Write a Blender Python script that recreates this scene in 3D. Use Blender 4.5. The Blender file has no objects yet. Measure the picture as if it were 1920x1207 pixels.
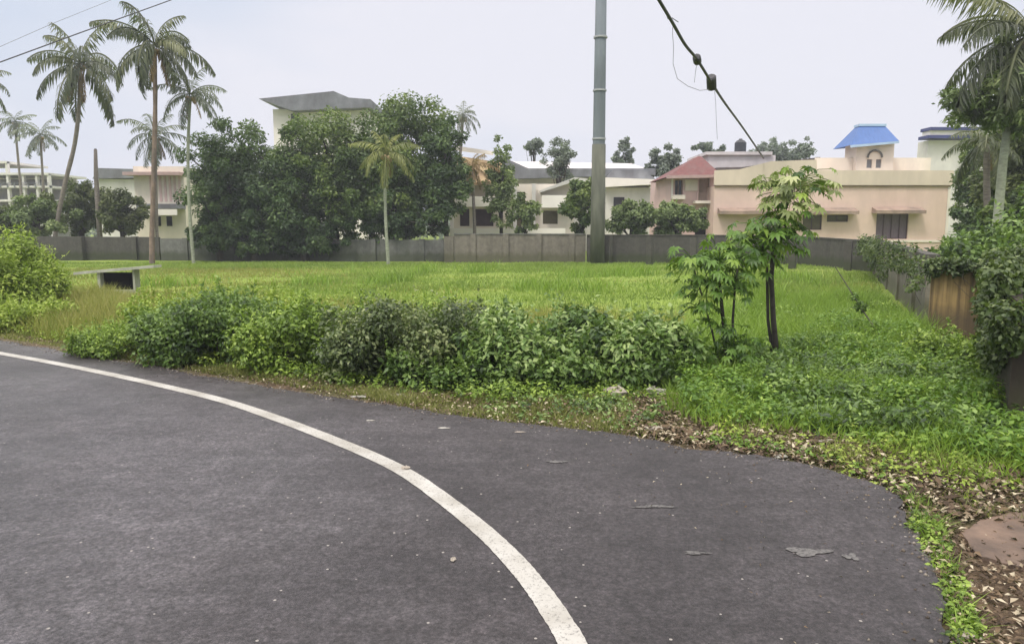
import bpy, math, random
import numpy as np
from mathutils import Vector, Matrix
from mathutils.geometry import tessellate_polygon
R = math.radians
# ------------------------------------------------------------------ camera
F = 1371.0; CX, CY = 960.0, 603.5; HOR = 425.0; H = 2.0
PIT = math.atan((CY - HOR) / F)
sc = bpy.context.scene
COL = sc.collection
cd = bpy.data.cameras.new('camera'); cam = bpy.data.objects.new('camera', cd); COL.objects.link(cam)
cd.sensor_width = 36; cd.lens = F / 1920 * 36; cd.clip_start = 0.05; cd.clip_end = 3000
cam.location = (0, 0, H); cam.rotation_euler = (math.pi / 2 - PIT, 0, 0)
sc.camera = cam
# ------------------------------------------------------------------ sky, sun, exposure
sc.view_settings.view_transform = 'Standard'; sc.view_settings.look = 'None'
sc.view_settings.exposure = 0; sc.view_settings.gamma = 1
SUN_EL, SUN_AZ = R(58), R(215)
w = bpy.data.worlds.new('World'); sc.world = w; w.use_nodes = True
nt = w.node_tree; nt.nodes.clear()
def N(t, typ, **k):
    n = t.nodes.new(typ)
    for a, b in k.items(): setattr(n, a, b)
    return n
wo = N(nt, 'ShaderNodeOutputWorld'); bg = N(nt, 'ShaderNodeBackground'); bg.inputs[1].default_value = 0.1
sky = N(nt, 'ShaderNodeTexSky', sky_type='NISHITA', sun_disc=False, sun_elevation=SUN_EL, sun_rotation=SUN_AZ, air_density=1.5, dust_density=4)
tc = N(nt, 'ShaderNodeTexCoord'); sep = N(nt, 'ShaderNodeSeparateXYZ')
mr = N(nt, 'ShaderNodeMapRange', interpolation_type='SMOOTHSTEP')          # overcast: brighter towards the zenith
mr.inputs['From Min'].default_value = 0.28; mr.inputs['From Max'].default_value = 0.95
mr.inputs['To Min'].default_value = 7.3; mr.inputs['To Max'].default_value = 27.0
cn = N(nt, 'ShaderNodeTexNoise'); cn.inputs['Scale'].default_value = 1.2; cn.inputs['Detail'].default_value = 4
mp = N(nt, 'ShaderNodeMapping'); mp.inputs['Scale'].default_value = (1, 1, 2.5)
cr = N(nt, 'ShaderNodeValToRGB')
cr.color_ramp.elements[0].position = 0.40; cr.color_ramp.elements[0].color = (0.93, 1.03, 1.22, 1)
cr.color_ramp.elements[1].position = 0.60; cr.color_ramp.elements[1].color = (1.20, 1.20, 1.31, 1)
mul = N(nt, 'ShaderNodeVectorMath', operation='SCALE')
mix = N(nt, 'ShaderNodeMix', data_type='RGBA'); mix.inputs[0].default_value = 0.94
nt.links.new(tc.outputs['Generated'], sep.inputs[0]); nt.links.new(sep.outputs[2], mr.inputs['Value'])
nt.links.new(tc.outputs['Generated'], mp.inputs[0]); nt.links.new(mp.outputs[0], cn.inputs['Vector'])
zr_ = N(nt, 'ShaderNodeMapRange'); zr_.inputs['From Min'].default_value = .3; zr_.inputs['From Max'].default_value = .7; nt.links.new(sep.outputs[2], zr_.inputs['Value'])
zm = N(nt, 'ShaderNodeMix', data_type='RGBA'); zm.inputs[7].default_value = (1.06, 1.0, .97, 1); nt.links.new(zr_.outputs[0], zm.inputs[0]); nt.links.new(cr.outputs[0], zm.inputs[6])
nt.links.new(cn.outputs['Fac'], cr.inputs[0]); nt.links.new(zm.outputs[2], mul.inputs[0]); nt.links.new(mr.outputs[0], mul.inputs['Scale'])
nt.links.new(sky.outputs[0], mix.inputs[6]); nt.links.new(mul.outputs[0], mix.inputs[7])
nt.links.new(mix.outputs[2], bg.inputs[0]); nt.links.new(bg.outputs[0], wo.inputs[0])
sd = bpy.data.lights.new('sun', 'SUN'); sd.energy = 2.0; sd.angle = R(12); sd.color = (1, 0.95, 0.87)
sun = bpy.data.objects.new('sun', sd); COL.objects.link(sun)
sdir = Vector((math.sin(SUN_AZ) * math.cos(SUN_EL), math.cos(SUN_AZ) * math.cos(SUN_EL), math.sin(SUN_EL)))
sun.rotation_euler = (-sdir).to_track_quat('-Z', 'Y').to_euler(); sun.location = (0, -10, 30)
# ------------------------------------------------------------------ pixel of the photograph -> place
cp, sp_ = math.cos(PIT), math.sin(PIT)
def ray(px, py):
    u = (px - CX) / F; v = (CY - py) / F
    return (u, cp + v * sp_, -sp_ + v * cp)
def at(px, py, d):
    r = ray(px, py); s = d / r[1]; return (r[0] * s, d, H + r[2] * s)
def gr(px, py, z=0.0):
    r = ray(px, py); s = (z - H) / r[2]; return (r[0] * s, r[1] * s, z)
def X(px, d, py=400): return at(px, py, d)[0]
def Z(py, d): return at(960, py, d)[2]
# ------------------------------------------------------------------ object helpers
def tag(o, label=None, cat=None, group=None, kind=None):
    if label: o['label'] = label
    if cat: o['category'] = cat
    if group: o['group'] = group
    if kind: o['kind'] = kind
    return o
def thing(name, label, cat, loc, group=None):
    o = bpy.data.objects.new(name, None); COL.objects.link(o); o.location = loc; o.empty_display_size = 0.2
    return tag(o, label, cat, group)
def link(name, me, mat, parent=None):
    o = bpy.data.objects.new(name, me); COL.objects.link(o)
    if mat: me.materials.append(mat)
    if parent is not None:
        o.parent = parent
    return o
def wloc(o):
    v = Vector((0, 0, 0))
    while o is not None: v = v + Vector(o.location); o = o.parent
    return v
class MB:
    def __init__(s): s.v = []; s.f = []
    def add(s, vs, fs):
        n = len(s.v); s.v += [tuple(p) for p in vs]; s.f += [tuple(i + n for i in f) for f in fs]; return s
    def box(s, x0, x1, y0, y1, z0, z1):
        return s.add([(x0,y0,z0),(x1,y0,z0),(x1,y1,z0),(x0,y1,z0),(x0,y0,z1),(x1,y0,z1),(x1,y1,z1),(x0,y1,z1)],
                     [(0,3,2,1),(4,5,6,7),(0,1,5,4),(1,2,6,5),(2,3,7,6),(3,0,4,7)])
    def obox(s, a, b, th, z0, z1, z0b=None, z1b=None):   # upright slab from a to b (xy), thickness th
        a = Vector(a[:2]); b = Vector(b[:2]); d = (b - a).normalized(); n = Vector((-d.y, d.x)) * th / 2
        z0b = z0 if z0b is None else z0b; z1b = z1 if z1b is None else z1b
        p = [a - n, b - n, b + n, a + n]; lo = [z0, z0b, z0b, z0]; hi = [z1, z1b, z1b, z1]
        return s.add([(q.x, q.y, l) for q, l in zip(p, lo)] + [(q.x, q.y, h) for q, h in zip(p, hi)],
                     [(0,3,2,1),(4,5,6,7),(0,1,5,4),(1,2,6,5),(2,3,7,6),(3,0,4,7)])
    def prism(s, pts, y0, y1):                            # polygon in xz, extruded along y
        n = len(pts)
        return s.add([(x, y0, z) for x, z in pts] + [(x, y1, z) for x, z in pts],
                     [tuple(range(n)), tuple(range(2*n-1, n-1, -1))] + [(i, i+n, (i+1) % n + n, (i+1) % n) for i in range(n)])
    def tube(s, path, rad, sides=8, cap=True):
        P = [Vector(p) for p in path]; n = len(P); vs = []; ref = Vector((0.31, 0.17, 0.93)).normalized()
        for i in range(n):
            t = (P[min(i+1, n-1)] - P[max(i-1, 0)]).normalized()
            a = t.cross(ref if abs(t.dot(ref)) < 0.95 else Vector((1, 0, 0))).normalized(); b = t.cross(a)
            r = rad[i] if hasattr(rad, '__len__') else rad
            for k in range(sides):
                q = 2 * math.pi * k / sides; vs.append(P[i] + a * (r * math.cos(q)) + b * (r * math.sin(q)))
        fs = [(i*sides+k, i*sides+(k+1) % sides, (i+1)*sides+(k+1) % sides, (i+1)*sides+k) for i in range(n-1) for k in range(sides)]
        if cap: fs += [tuple(range(sides-1, -1, -1)), tuple((n-1)*sides+k for k in range(sides))]
        return s.add(vs, fs)
    def facade(s, x0, x1, z0, z1, y, ops, dep=0.15):     # front wall with real openings
        xs = sorted({x0, x1, *[o[0] for o in ops], *[o[1] for o in ops]}); zs = sorted({z0, z1, *[o[2] for o in ops], *[o[3] for o in ops]})
        for i in range(len(xs)-1):
            for j in range(len(zs)-1):
                mx, mz = (xs[i]+xs[i+1])/2, (zs[j]+zs[j+1])/2
                if any(o[0] < mx < o[1] and o[2] < mz < o[3] for o in ops): continue
                s.add([(xs[i],y,zs[j]),(xs[i+1],y,zs[j]),(xs[i+1],y,zs[j+1]),(xs[i],y,zs[j+1])], [(0,1,2,3)])
        for a, b, c, d in ops:
            q = y + dep
            s.add([(a,y,c),(b,y,c),(b,y,d),(a,y,d),(a,q,c),(b,q,c),(b,q,d),(a,q,d)], [(0,4,5,1),(1,5,6,2),(2,6,7,3),(3,7,4,0)])
        return s
    def build(s, name, mat, parent=None, smooth=False):
        off = wloc(parent) if parent is not None else Vector((0, 0, 0))
        me = bpy.data.meshes.new(name); me.from_pydata([tuple(Vector(v) - off) for v in s.v], [], s.f); me.update()
        if smooth: me.polygons.foreach_set('use_smooth', [True] * len(me.polygons))
        return link(name, me, mat, parent)
def npmesh(name, V, Fc, mat, parent=None, tint=None):     # Fc: (m,k) faces all of one size
    off = np.array(wloc(parent)) if parent is not None else np.zeros(3)
    V = np.asarray(V, dtype=np.float32) - off.astype(np.float32); Fc = np.asarray(Fc, dtype=np.int32); m, k = Fc.shape
    me = bpy.data.meshes.new(name)
    me.vertices.add(len(V)); me.vertices.foreach_set('co', V.ravel())
    me.loops.add(m * k); me.loops.foreach_set('vertex_index', Fc.ravel())
    me.polygons.add(m); me.polygons.foreach_set('loop_start', np.arange(0, m * k, k, dtype=np.int32))
    if tint is not None:
        a = me.attributes.new('tint', 'FLOAT', 'FACE'); a.data.foreach_set('value', np.asarray(tint, dtype=np.float32))
    me.update(calc_edges=True)
    return link(name, me, mat, parent)
def unit(a): return a / (np.linalg.norm(a, axis=-1, keepdims=True) + 1e-9)
def leaf4(P, D, Nn, L, W, fold=0.15, droop=0.12):          # folded ovate leaf, four triangles
    S = unit(np.cross(D, Nn)); Nn = unit(np.cross(S, D)); L = L[:, None]; W = W[:, None]
    b = P; l = P + D*L*.42 + S*W*.5 + Nn*W*fold; r = P + D*L*.42 - S*W*.5 + Nn*W*fold; m = P + D*L*.45; t = P + D*L - Nn*L*droop
    V = np.stack([b, l, r, m, t], 1).reshape(-1, 3); n = len(P)
    Fb = np.array([[0,3,1],[0,2,3],[1,3,4],[3,2,4]]); return V, (Fb[None] + (np.arange(n)*5)[:, None, None]).reshape(-1, 3), 4
def leaf1(P, D, Nn, L, W, fold=0.12, droop=0.1):           # far leaf, one folded quad
    S = unit(np.cross(D, Nn)); Nn = unit(np.cross(S, D)); L = L[:, None]; W = W[:, None]
    V = np.stack([P, P + D*L*.45 + S*W*.5 + Nn*W*fold, P + D*L - Nn*L*droop, P + D*L*.45 - S*W*.5 + Nn*W*fold], 1).reshape(-1, 3)
    n = len(P); return V, (np.array([[0,3,2,1]])[None] + (np.arange(n)*4)[:, None, None]).reshape(-1, 4), 1
def clumps(rng, cen, rad, n, L, W, up=0.5, sq=0.8, near=False, shell=0.55, ctint=0.5, droop=0.25):
    cen = np.asarray(cen, float); rad = np.asarray(rad, float); c = len(cen)
    idx = np.repeat(np.arange(c), np.maximum(1, (n * rad**2 / np.sum(rad**2))).astype(int)); m = len(idx)
    u = unit(rng.normal(size=(m, 3))); rr = shell + (1 - shell) * rng.random(m)**0.7
    rr = np.where(rng.random(m) < .25, rng.random(m), rr) * (1 + .12 * rng.normal(size=m))
    P = cen[idx] + u * (rad[idx] * rr)[:, None] * np.array([1, 1, sq])
    Nn = unit(u * .7 + np.array([0, 0, up]) + rng.normal(size=(m, 3)) * .45)
    D = unit(np.cross(Nn, rng.normal(size=(m, 3)))) ; D = unit(D + u * .5 + np.array([0, 0, -droop]))
    l = L * (0.6 + .8 * rng.random(m)); ww = W * (0.6 + .8 * rng.random(m))
    V, Fc, k = (leaf4 if near else leaf1)(P, D, Nn, l, ww)
    ct = rng.random(c); t = np.clip(ctint * ct[idx] + (1 - ctint) * rng.random(m), 0, 1)
    return V, Fc, np.repeat(t, k)
def merge(lst):
    V = []; Fs = []; T = []; o = 0
    for v, f, t in lst: V.append(v); Fs.append(f + o); T.append(t); o += len(v)
    return np.concatenate(V), np.concatenate(Fs), np.concatenate(T)
# ------------------------------------------------------------------ materials
def newmat(name):
    m = bpy.data.materials.new(name); m.use_nodes = True; return m, m.node_tree, m.node_tree.nodes['Principled BSDF']
def ramp(t, fac, stops):
    r = N(t, 'ShaderNodeValToRGB'); e = r.color_ramp.elements
    while len(e) < len(stops): e.new(0.5)
    for i, (p, c) in enumerate(stops): e[i].position = p; e[i].color = (*c, 1)
    t.links.new(fac, r.inputs[0]); return r.outputs[0]
def noise(t, scale, detail=4, vec=None, rough=.55, stretch=None):
    n = N(t, 'ShaderNodeTexNoise'); n.inputs['Scale'].default_value = scale; n.inputs['Detail'].default_value = detail; n.inputs['Roughness'].default_value = rough
    c = N(t, 'ShaderNodeTexCoord'); src = c.outputs['Object']
    if stretch:
        mpn = N(t, 'ShaderNodeMapping'); mpn.inputs['Scale'].default_value = stretch; t.links.new(src, mpn.inputs[0]); src = mpn.outputs[0]
    t.links.new(src, n.inputs['Vector']); return n.outputs['Fac']
def mixc(t, fac, a, b, mode='MIX'):
    m = N(t, 'ShaderNodeMix', data_type='RGBA', blend_type=mode)
    for s, v in ((m.inputs[0], fac), (m.inputs[6], a), (m.inputs[7], b)):
        if isinstance(v, (int, float)): s.default_value = v
        elif isinstance(v, tuple): s.default_value = (*v, 1)
        else: t.links.new(v, s)
    return m.outputs[2]
def bump(t, b, h, strength, dist):
    n = N(t, 'ShaderNodeBump'); n.inputs['Strength'].default_value = strength; n.inputs['Distance'].default_value = dist
    t.links.new(h, n.inputs['Height']); t.links.new(n.outputs[0], b.inputs['Normal'])
def leafmat(name, dark, mid, light, trans=0.25, rough=0.5, pos=(0.0, .5, 1.0)):
    m, t, b = newmat(name); a = N(t, 'ShaderNodeAttribute', attribute_name='tint')
    c = ramp(t, a.outputs['Fac'], [(pos[0], dark), (pos[1], mid), (pos[2], light)])
    t.links.new(c, b.inputs['Base Color']); b.inputs['Roughness'].default_value = rough
    b.inputs['Specular IOR Level'].default_value = 0.35
    tr = N(t, 'ShaderNodeBsdfTranslucent'); t.links.new(mixc(t, .5, c, (.25, .4, .03), 'MIX'), tr.inputs[0])
    ms = N(t, 'ShaderNodeMixShader'); ms.inputs[0].default_value = trans
    out = t.nodes['Material Output']; t.links.new(b.outputs[0], ms.inputs[1]); t.links.new(tr.outputs[0], ms.inputs[2]); t.links.new(ms.outputs[0], out.inputs[0])
    return m
def plain(name, col, rough=.7, var=.15, scale=3, stain=None, stretch=None, met=0, bmp=0):
    m, t, b = newmat(name); n1 = noise(t, scale, 5, stretch=stretch)
    c = ramp(t, n1, [(.3, tuple(x * (1 - var) for x in col)), (.7, tuple(min(1, x * (1 + var)) for x in col))])
    if stain:
        n2 = noise(t, scale * .45, 6, rough=.65, stretch=(1, 1, .35)); f = ramp(t, n2, [(.45, (0, 0, 0)), (.68, (1, 1, 1))]); c = mixc(t, f, c, stain)
    t.links.new(c, b.inputs['Base Color']); b.inputs['Roughness'].default_value = rough; b.inputs['Metallic'].default_value = met
    if bmp: bump(t, b, noise(t, scale * 8, 5), .5, bmp)
    return m
M = {}
M['bark'] = plain('palm_bark', (.20, .175, .15), .9, .3, 5, stretch=(1, 1, 5), bmp=.03)
M['bark_pale'] = plain('pale_bark', (.27, .29, .22), .9, .25, 6, stretch=(1, 1, 3), bmp=.02)
M['bark_brown'] = plain('brown_palm_bark', (.22, .16, .125), .9, .35, 3, stain=(.12, .10, .09), bmp=.03)
M['bark_dark'] = plain('dark_bark', (.05, .042, .035), .9, .3, 8, bmp=.02)
M['cream'] = plain('cream_pink_plaster', (.67, .51, .435), .85, .09, .9, stain=(.57, .43, .35))
M['cream2'] = plain('parapet_plaster', (.64, .55, .44), .85, .08, .8, stain=(.52, .45, .36), stretch=(1, 1, .4))
M['cream_pale'] = plain('pale_cream_plaster', (.75, .68, .58), .85, .06, .8, stain=(.6, .56, .5))
M['white'] = plain('weathered_white_plaster', (.66, .64, .60), .85, .08, .7, stain=(.46, .45, .43))
M['white_clean'] = plain('white_paint', (.82, .78, .72), .8, .05, 1)
M['pinkwall'] = plain('pink_plaster', (.62, .45, .42), .85, .08, 1, stain=(.5, .38, .36))
M['chajja'] = plain('brown_sunshade', (.33, .24, .19), .85, .2, 2, stain=(.2, .16, .13))
M['maroon'] = plain('maroon_window', (.055, .028, .033), .5, .3, 4)
M['glass'] = plain('dark_window_glass', (.03, .03, .035), .15, .2, 2)
M['curtain'] = plain('grey_violet_curtain', (.16, .12, .15), .7, .3, 12, stretch=(6, 1, .3))
M['olive_glass'] = plain('olive_shutter', (.10, .085, .035), .5, .2, 5)
M['blue'] = plain('blue_sheet_roof', (.05, .125, .34), .45, .1, 2, stretch=(4, 1, 1))
M['blue_pale'] = plain('pale_blue_trim', (.38, .52, .68), .5, .1, 2)
M['navy'] = plain('navy_band', (.045, .055, .17), .6, .2, 2)
M['tile'] = plain('maroon_roof_tile', (.15, .055, .052), .8, .25, 5, stain=(.15, .08, .075), bmp=.03)
M['tile_trim'] = plain('pink_fascia', (.42, .30, .28), .8, .1, 3)
M['roofgrey'] = plain('grey_sheet_roof', (.19, .20, .215), .7, .2, 1.5, stain=(.12, .12, .13))
M['roofdark'] = plain('dark_roof_edge', (.085, .075, .07), .8, .3, 2)
M['roofpale'] = plain('pale_terrace', (.55, .52, .53), .8, .12, 1.5, stain=(.4, .38, .39))
M['tank'] = plain('black_plastic_tank', (.03, .033, .04), .45, .2, 2)
M['ochre'] = plain('ochre_panel', (.34, .25, .13), .85, .3, 1.5, stain=(.2, .13, .07))
M['conc_pole'] = plain('concrete_pole', (.145, .17, .19), .8, .2, 1.2, stretch=(2, 2, .25))
M['cable'] = plain('black_cable', (.035, .035, .04), .6, .2, 9)
M['thinwire'] = plain('grey_wire', (.16, .16, .17), .6, .1, 9)
M['slab'] = plain('mossy_concrete', (.11, .11, .075), .9, .25, 4, stain=(.13, .15, .07), bmp=.01)
M['void'] = plain('painted_dark_interior', (.008, .007, .007), .95, .3, 3); M['void'].node_tree.nodes['Principled BSDF'].inputs['Specular IOR Level'].default_value = .05  # near-black colour stands in for the shade inside openings
M['slab'] = plain('pale_concrete', (.42, .42, .36), .9, .2, 5, stain=(.25, .26, .2))
M['stone'] = plain('pale_stone', (.34, .30, .25), .9, .3, 20, bmp=.004)
M['paper'] = plain('crumpled_paper', (.38, .37, .33), .85, .2, 14, stain=(.24, .22, .18))
M['red_patch'] = plain('reddish_patch', (.135, .088, .06), .55, .35, 5, stain=(.07, .045, .03), bmp=.006)
M['steel'] = plain('galvanised_steel', (.35, .36, .38), .5, .1, 5)
def wallmat(name, base, dark, moss, streak=(2.2, 2.2, .25), mf=.6, rp=(.32, .62)):
    m, t, b = newmat(name)
    s = noise(t, 1.1, 6, stretch=streak, rough=.65); c = ramp(t, s, [(rp[0], dark), (rp[1], base)])
    n2 = noise(t, 5, 6, rough=.7); c = mixc(t, mf, c, ramp(t, n2, [(.3, tuple(x*.55 for x in base)), (.7, tuple(x*1.25 for x in base))]))
    g = N(t, 'ShaderNodeNewGeometry'); sx = N(t, 'ShaderNodeSeparateXYZ'); t.links.new(g.outputs['Position'], sx.inputs[0])
    ad = N(t, 'ShaderNodeMath', operation='MULTIPLY_ADD'); t.links.new(noise(t, 3.5, 6, rough=.7, stretch=(1, 1, .3)), ad.inputs[0]); ad.inputs[1].default_value = -.7; t.links.new(sx.outputs[2], ad.inputs[2])
    f = ramp(t, ad.outputs[0], [(0.0, (.8, .8, .8)), (.28, (0, 0, 0))]); c = mixc(t, f, c, moss)
    t.links.new(c, b.inputs['Base Color']); b.inputs['Roughness'].default_value = .92; bump(t, b, n2, .6, .015); return m
M['wall_dark'] = wallmat('blackened_wall', (.085, .08, .07), (.028, .027, .022), (.04, .05, .02))
M['wall_brown'] = wallmat('weathered_brown_wall', (.20, .18, .15), (.06, .053, .043), (.09, .09, .05))
M['wall_grey'] = wallmat('weathered_grey_wall', (.17, .17, .16), (.055, .055, .05), (.06, .07, .04))
M['wall_rust'] = wallmat('rust_stained_wall', (.34, .235, .10), (.045, .033, .022), (.09, .065, .045), (12, 12, .3), .25, (.38, .60))
M['wall_mud'] = wallmat('dark_brown_wall', (.045, .034, .026), (.016, .012, .009), (.035, .035, .015), (3, 3, .3))
# foliage
M['lf_mass'] = leafmat('dark_tree_leaf', (.018, .035, .016), (.055, .10, .034), (.15, .22, .07), .2, .5, (.1, .5, .95))
M['lf_mass2'] = leafmat('mid_tree_leaf', (.025, .045, .016), (.075, .125, .034), (.21, .27, .07), .22, .5, (.1, .5, .95))
M['lf_mass3'] = leafmat('olive_tree_leaf', (.035, .05, .02), (.09, .115, .04), (.17, .195, .07), .2)
M['lf_far'] = leafmat('hazed_far_leaf', (.09, .11, .10), (.16, .19, .16), (.24, .28, .22), .2)  # haze of distance put into the leaf colours
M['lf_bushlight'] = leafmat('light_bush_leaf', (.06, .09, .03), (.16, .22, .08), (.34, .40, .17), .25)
M['lf_shrub'] = leafmat('wild_shrub_leaf', (.016, .036, .010), (.085, .155, .032), (.28, .40, .11), .28, .42, (.12, .5, .95))
M['lf_shrub2'] = leafmat('bright_shrub_leaf', (.03, .06, .010), (.16, .255, .036), (.36, .48, .09), .3, .45, (.12, .5, .95))
M['lf_shrub3'] = leafmat('dusky_shrub_leaf', (.02, .032, .014), (.085, .125, .038), (.32, .36, .16), .22, .42, (.12, .5, .95))
M['lf_broad'] = leafmat('broad_weed_leaf', (.02, .045, .014), (.12, .21, .045), (.38, .48, .18), .28, .4, (.12, .5, .95))
M['lf_mound'] = leafmat('yellow_green_leaf', (.11, .16, .022), (.25, .35, .045), (.42, .50, .10), .3, .5)
M['lf_sap'] = leafmat('sapling_leaf', (.035, .08, .014), (.12, .23, .03), (.31, .43, .07), .32, .4)
M['lf_sapyel'] = leafmat('yellowish_sapling_leaf', (.09, .12, .03), (.20, .25, .07), (.46, .49, .24), .3, .4)
M['lf_vine'] = leafmat('creeper_leaf', (.016, .028, .010), (.055, .088, .026), (.22, .27, .10), .2, .45, (.1, .5, 1.0))
M['lf_palm'] = leafmat('palm_leaflet', (.03, .038, .025), (.075, .09, .045), (.17, .18, .08), .2, .45)
M['lf_palmyel'] = leafmat('yellow_palm_leaflet', (.09, .11, .035), (.19, .21, .06), (.33, .33, .10), .25, .45)
M['lf_palmgrey'] = leafmat('grey_palm_leaflet', (.055, .065, .06), (.12, .14, .105), (.23, .26, .17), .2, .45)
M['dry'] = leafmat('dry_frond', (.10, .06, .03), (.20, .13, .06), (.32, .22, .10), .15, .7)
M['litter'] = leafmat('dead_leaf', (.05, .032, .02), (.16, .11, .065), (.50, .44, .32), .05, .8, (0, .6, .95))
M['grass'] = leafmat('field_grass', (.12, .185, .035), (.21, .295, .055), (.30, .40, .085), .32, .6)
M['grass_yel'] = leafmat('yellowing_grass', (.17, .18, .045), (.28, .28, .07), (.40, .36, .13), .3, .6)
M['grass_lush'] = leafmat('lush_weed', (.09, .155, .02), (.19, .31, .04), (.33, .46, .08), .35, .5)
M['grass_dry'] = leafmat('verge_grass', (.10, .11, .03), (.21, .22, .06), (.34, .31, .13), .3, .6)
# ground
mg, t, b = newmat('soil_and_turf')
a = N(t, 'ShaderNodeAttribute', attribute_name='turf'); n1 = noise(t, .9, 6, rough=.65); n2 = noise(t, 14, 6, rough=.7); n3 = noise(t, .16, 4)
soil = ramp(t, n2, [(.28, (.035, .025, .017)), (.5, (.10, .07, .045)), (.70, (.23, .175, .12))]); soil = mixc(t, ramp(t, n1, [(.4, (0,0,0)), (.6, (.8,.8,.8))]), soil, (.105, .11, .045))
turf = ramp(t, n1, [(.3, (.13, .19, .035)), (.5, (.19, .27, .045)), (.7, (.26, .35, .065))]); turf = mixc(t, ramp(t, n3, [(.5, (0,0,0)), (.6, (.55,.55,.55))]), turf, (.24, .24, .06))
turf = mixc(t, .35, turf, ramp(t, n2, [(.3, (.05, .075, .012)), (.7, (.26, .34, .06))]))
mm = N(t, 'ShaderNodeMath', operation='MULTIPLY_ADD'); t.links.new(n2, mm.inputs[0]); mm.inputs[1].default_value = .9; t.links.new(a.outputs['Fac'], mm.inputs[2])
t.links.new(mixc(t, ramp(t, mm.outputs[0], [(.75, (0,0,0)), (1.05, (1,1,1))]), soil, turf), b.inputs['Base Color']); b.inputs['Roughness'].default_value = .95
b.inputs['Specular IOR Level'].default_value = .2; bump(t, b, n2, .8, .03); M['ground'] = mg
# asphalt
ma, t, b = newmat('asphalt'); n1 = noise(t, .55, 5, rough=.6); n2 = noise(t, 110, 3, rough=.8); n3 = noise(t, 7, 7, rough=.75); n4 = noise(t, .25, 3)
c = ramp(t, n1, [(.38, (.034, .0325, .034)), (.60, (.058, .056, .058))])
tcx = N(t, 'ShaderNodeTexCoord'); sxx = N(t, 'ShaderNodeSeparateXYZ'); t.links.new(tcx.outputs['Object'], sxx.inputs[0]); mrx = N(t, 'ShaderNodeMapRange'); t.links.new(sxx.outputs[0], mrx.inputs['Value'])
mrx.inputs['From Min'].default_value = -2.2; mrx.inputs['From Max'].default_value = .9; mrx.inputs['To Min'].default_value = 0; mrx.inputs['To Max'].default_value = 1   # traffic polished lane, darker apron
adx = N(t, 'ShaderNodeMath', operation='MULTIPLY_ADD'); t.links.new(noise(t, .9, 5), adx.inputs[0]); adx.inputs[1].default_value = .8; t.links.new(mrx.outputs[0], adx.inputs[2])
c = mixc(t, 1.0, c, ramp(t, adx.outputs[0], [(.25, (1.20, 1.20, 1.23)), (1.15, (.66, .63, .64))]), 'MULTIPLY')
n5 = noise(t, 38, 4, rough=.75); c = mixc(t, 1.0, c, ramp(t, n5, [(.32, (.35, .34, .34)), (.5, (1, 1, 1)), (.68, (1.9, 1.85, 1.85))]), 'MULTIPLY'); c = mixc(t, .8, c, ramp(t, noise(t, 15, 5, rough=.7), [(.34, (.6, .56, .55)), (.5, (1, 1, 1)), (.66, (1.35, 1.32, 1.36))]), 'MULTIPLY'); c = mixc(t, .7, c, ramp(t, noise(t, 1.7, 6, rough=.7, stretch=(1, 2.2, 1)), [(.36, (.74, .70, .72)), (.64, (1.28, 1.26, 1.28))]), 'MULTIPLY')
c = mixc(t, .75, c, ramp(t, n2, [(.30, (.5, .5, .5)), (.52, (1, 1, 1)), (.68, (1.75, 1.7, 1.65))]), 'MULTIPLY')
c = mixc(t, .6, c, ramp(t, n3, [(.33, (.62, .60, .60)), (.66, (1.38, 1.34, 1.34))]), 'MULTIPLY')
vo = N(t, 'ShaderNodeTexVoronoi'); vo.inputs['Scale'].default_value = 26; tcn = N(t, 'ShaderNodeTexCoord'); t.links.new(tcn.outputs['Object'], vo.inputs['Vector'])
sepc = N(t, 'ShaderNodeSeparateColor'); t.links.new(vo.outputs['Color'], sepc.inputs[0])
sel = N(t, 'ShaderNodeMath', operation='GREATER_THAN'); t.links.new(sepc.outputs[0], sel.inputs[0]); sel.inputs[1].default_value = .975
clo = N(t, 'ShaderNodeMath', operation='LESS_THAN'); t.links.new(vo.outputs['Distance'], clo.inputs[0]); clo.inputs[1].default_value = .22
both = N(t, 'ShaderNodeMath', operation='MULTIPLY'); t.links.new(sel.outputs[0], both.inputs[0]); t.links.new(clo.outputs[0], both.inputs[1])
c = mixc(t, both.outputs[0], c, (.26, .24, .22))
t.links.new(c, b.inputs['Base Color']); rr = ramp(t, adx.outputs[0], [(.2, (.36,)*3), (1.2, (.66,)*3)]); t.links.new(rr, b.inputs['Roughness'])
hh = N(t, 'ShaderNodeMath', operation='ADD'); t.links.new(n2, hh.inputs[0]); t.links.new(n3, hh.inputs[1]); bump(t, b, hh.outputs[0], .7, .006); M['asphalt'] = ma
# road paint
mw, t, b = newmat('worn_road_paint'); n2 = noise(t, 60, 5, rough=.8); n1 = noise(t, 2.5, 5)
c = ramp(t, n1, [(.35, (.31, .295, .26)), (.65, (.44, .43, .40))]); c = mixc(t, ramp(t, n2, [(.36, (.95,)*3), (.46, (0,)*3)]), c, (.10, .095, .09))
t.links.new(c, b.inputs['Base Color']); b.inputs['Roughness'].default_value = .6; bump(t, b, n2, .4, .003); M['paint'] = mw
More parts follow.
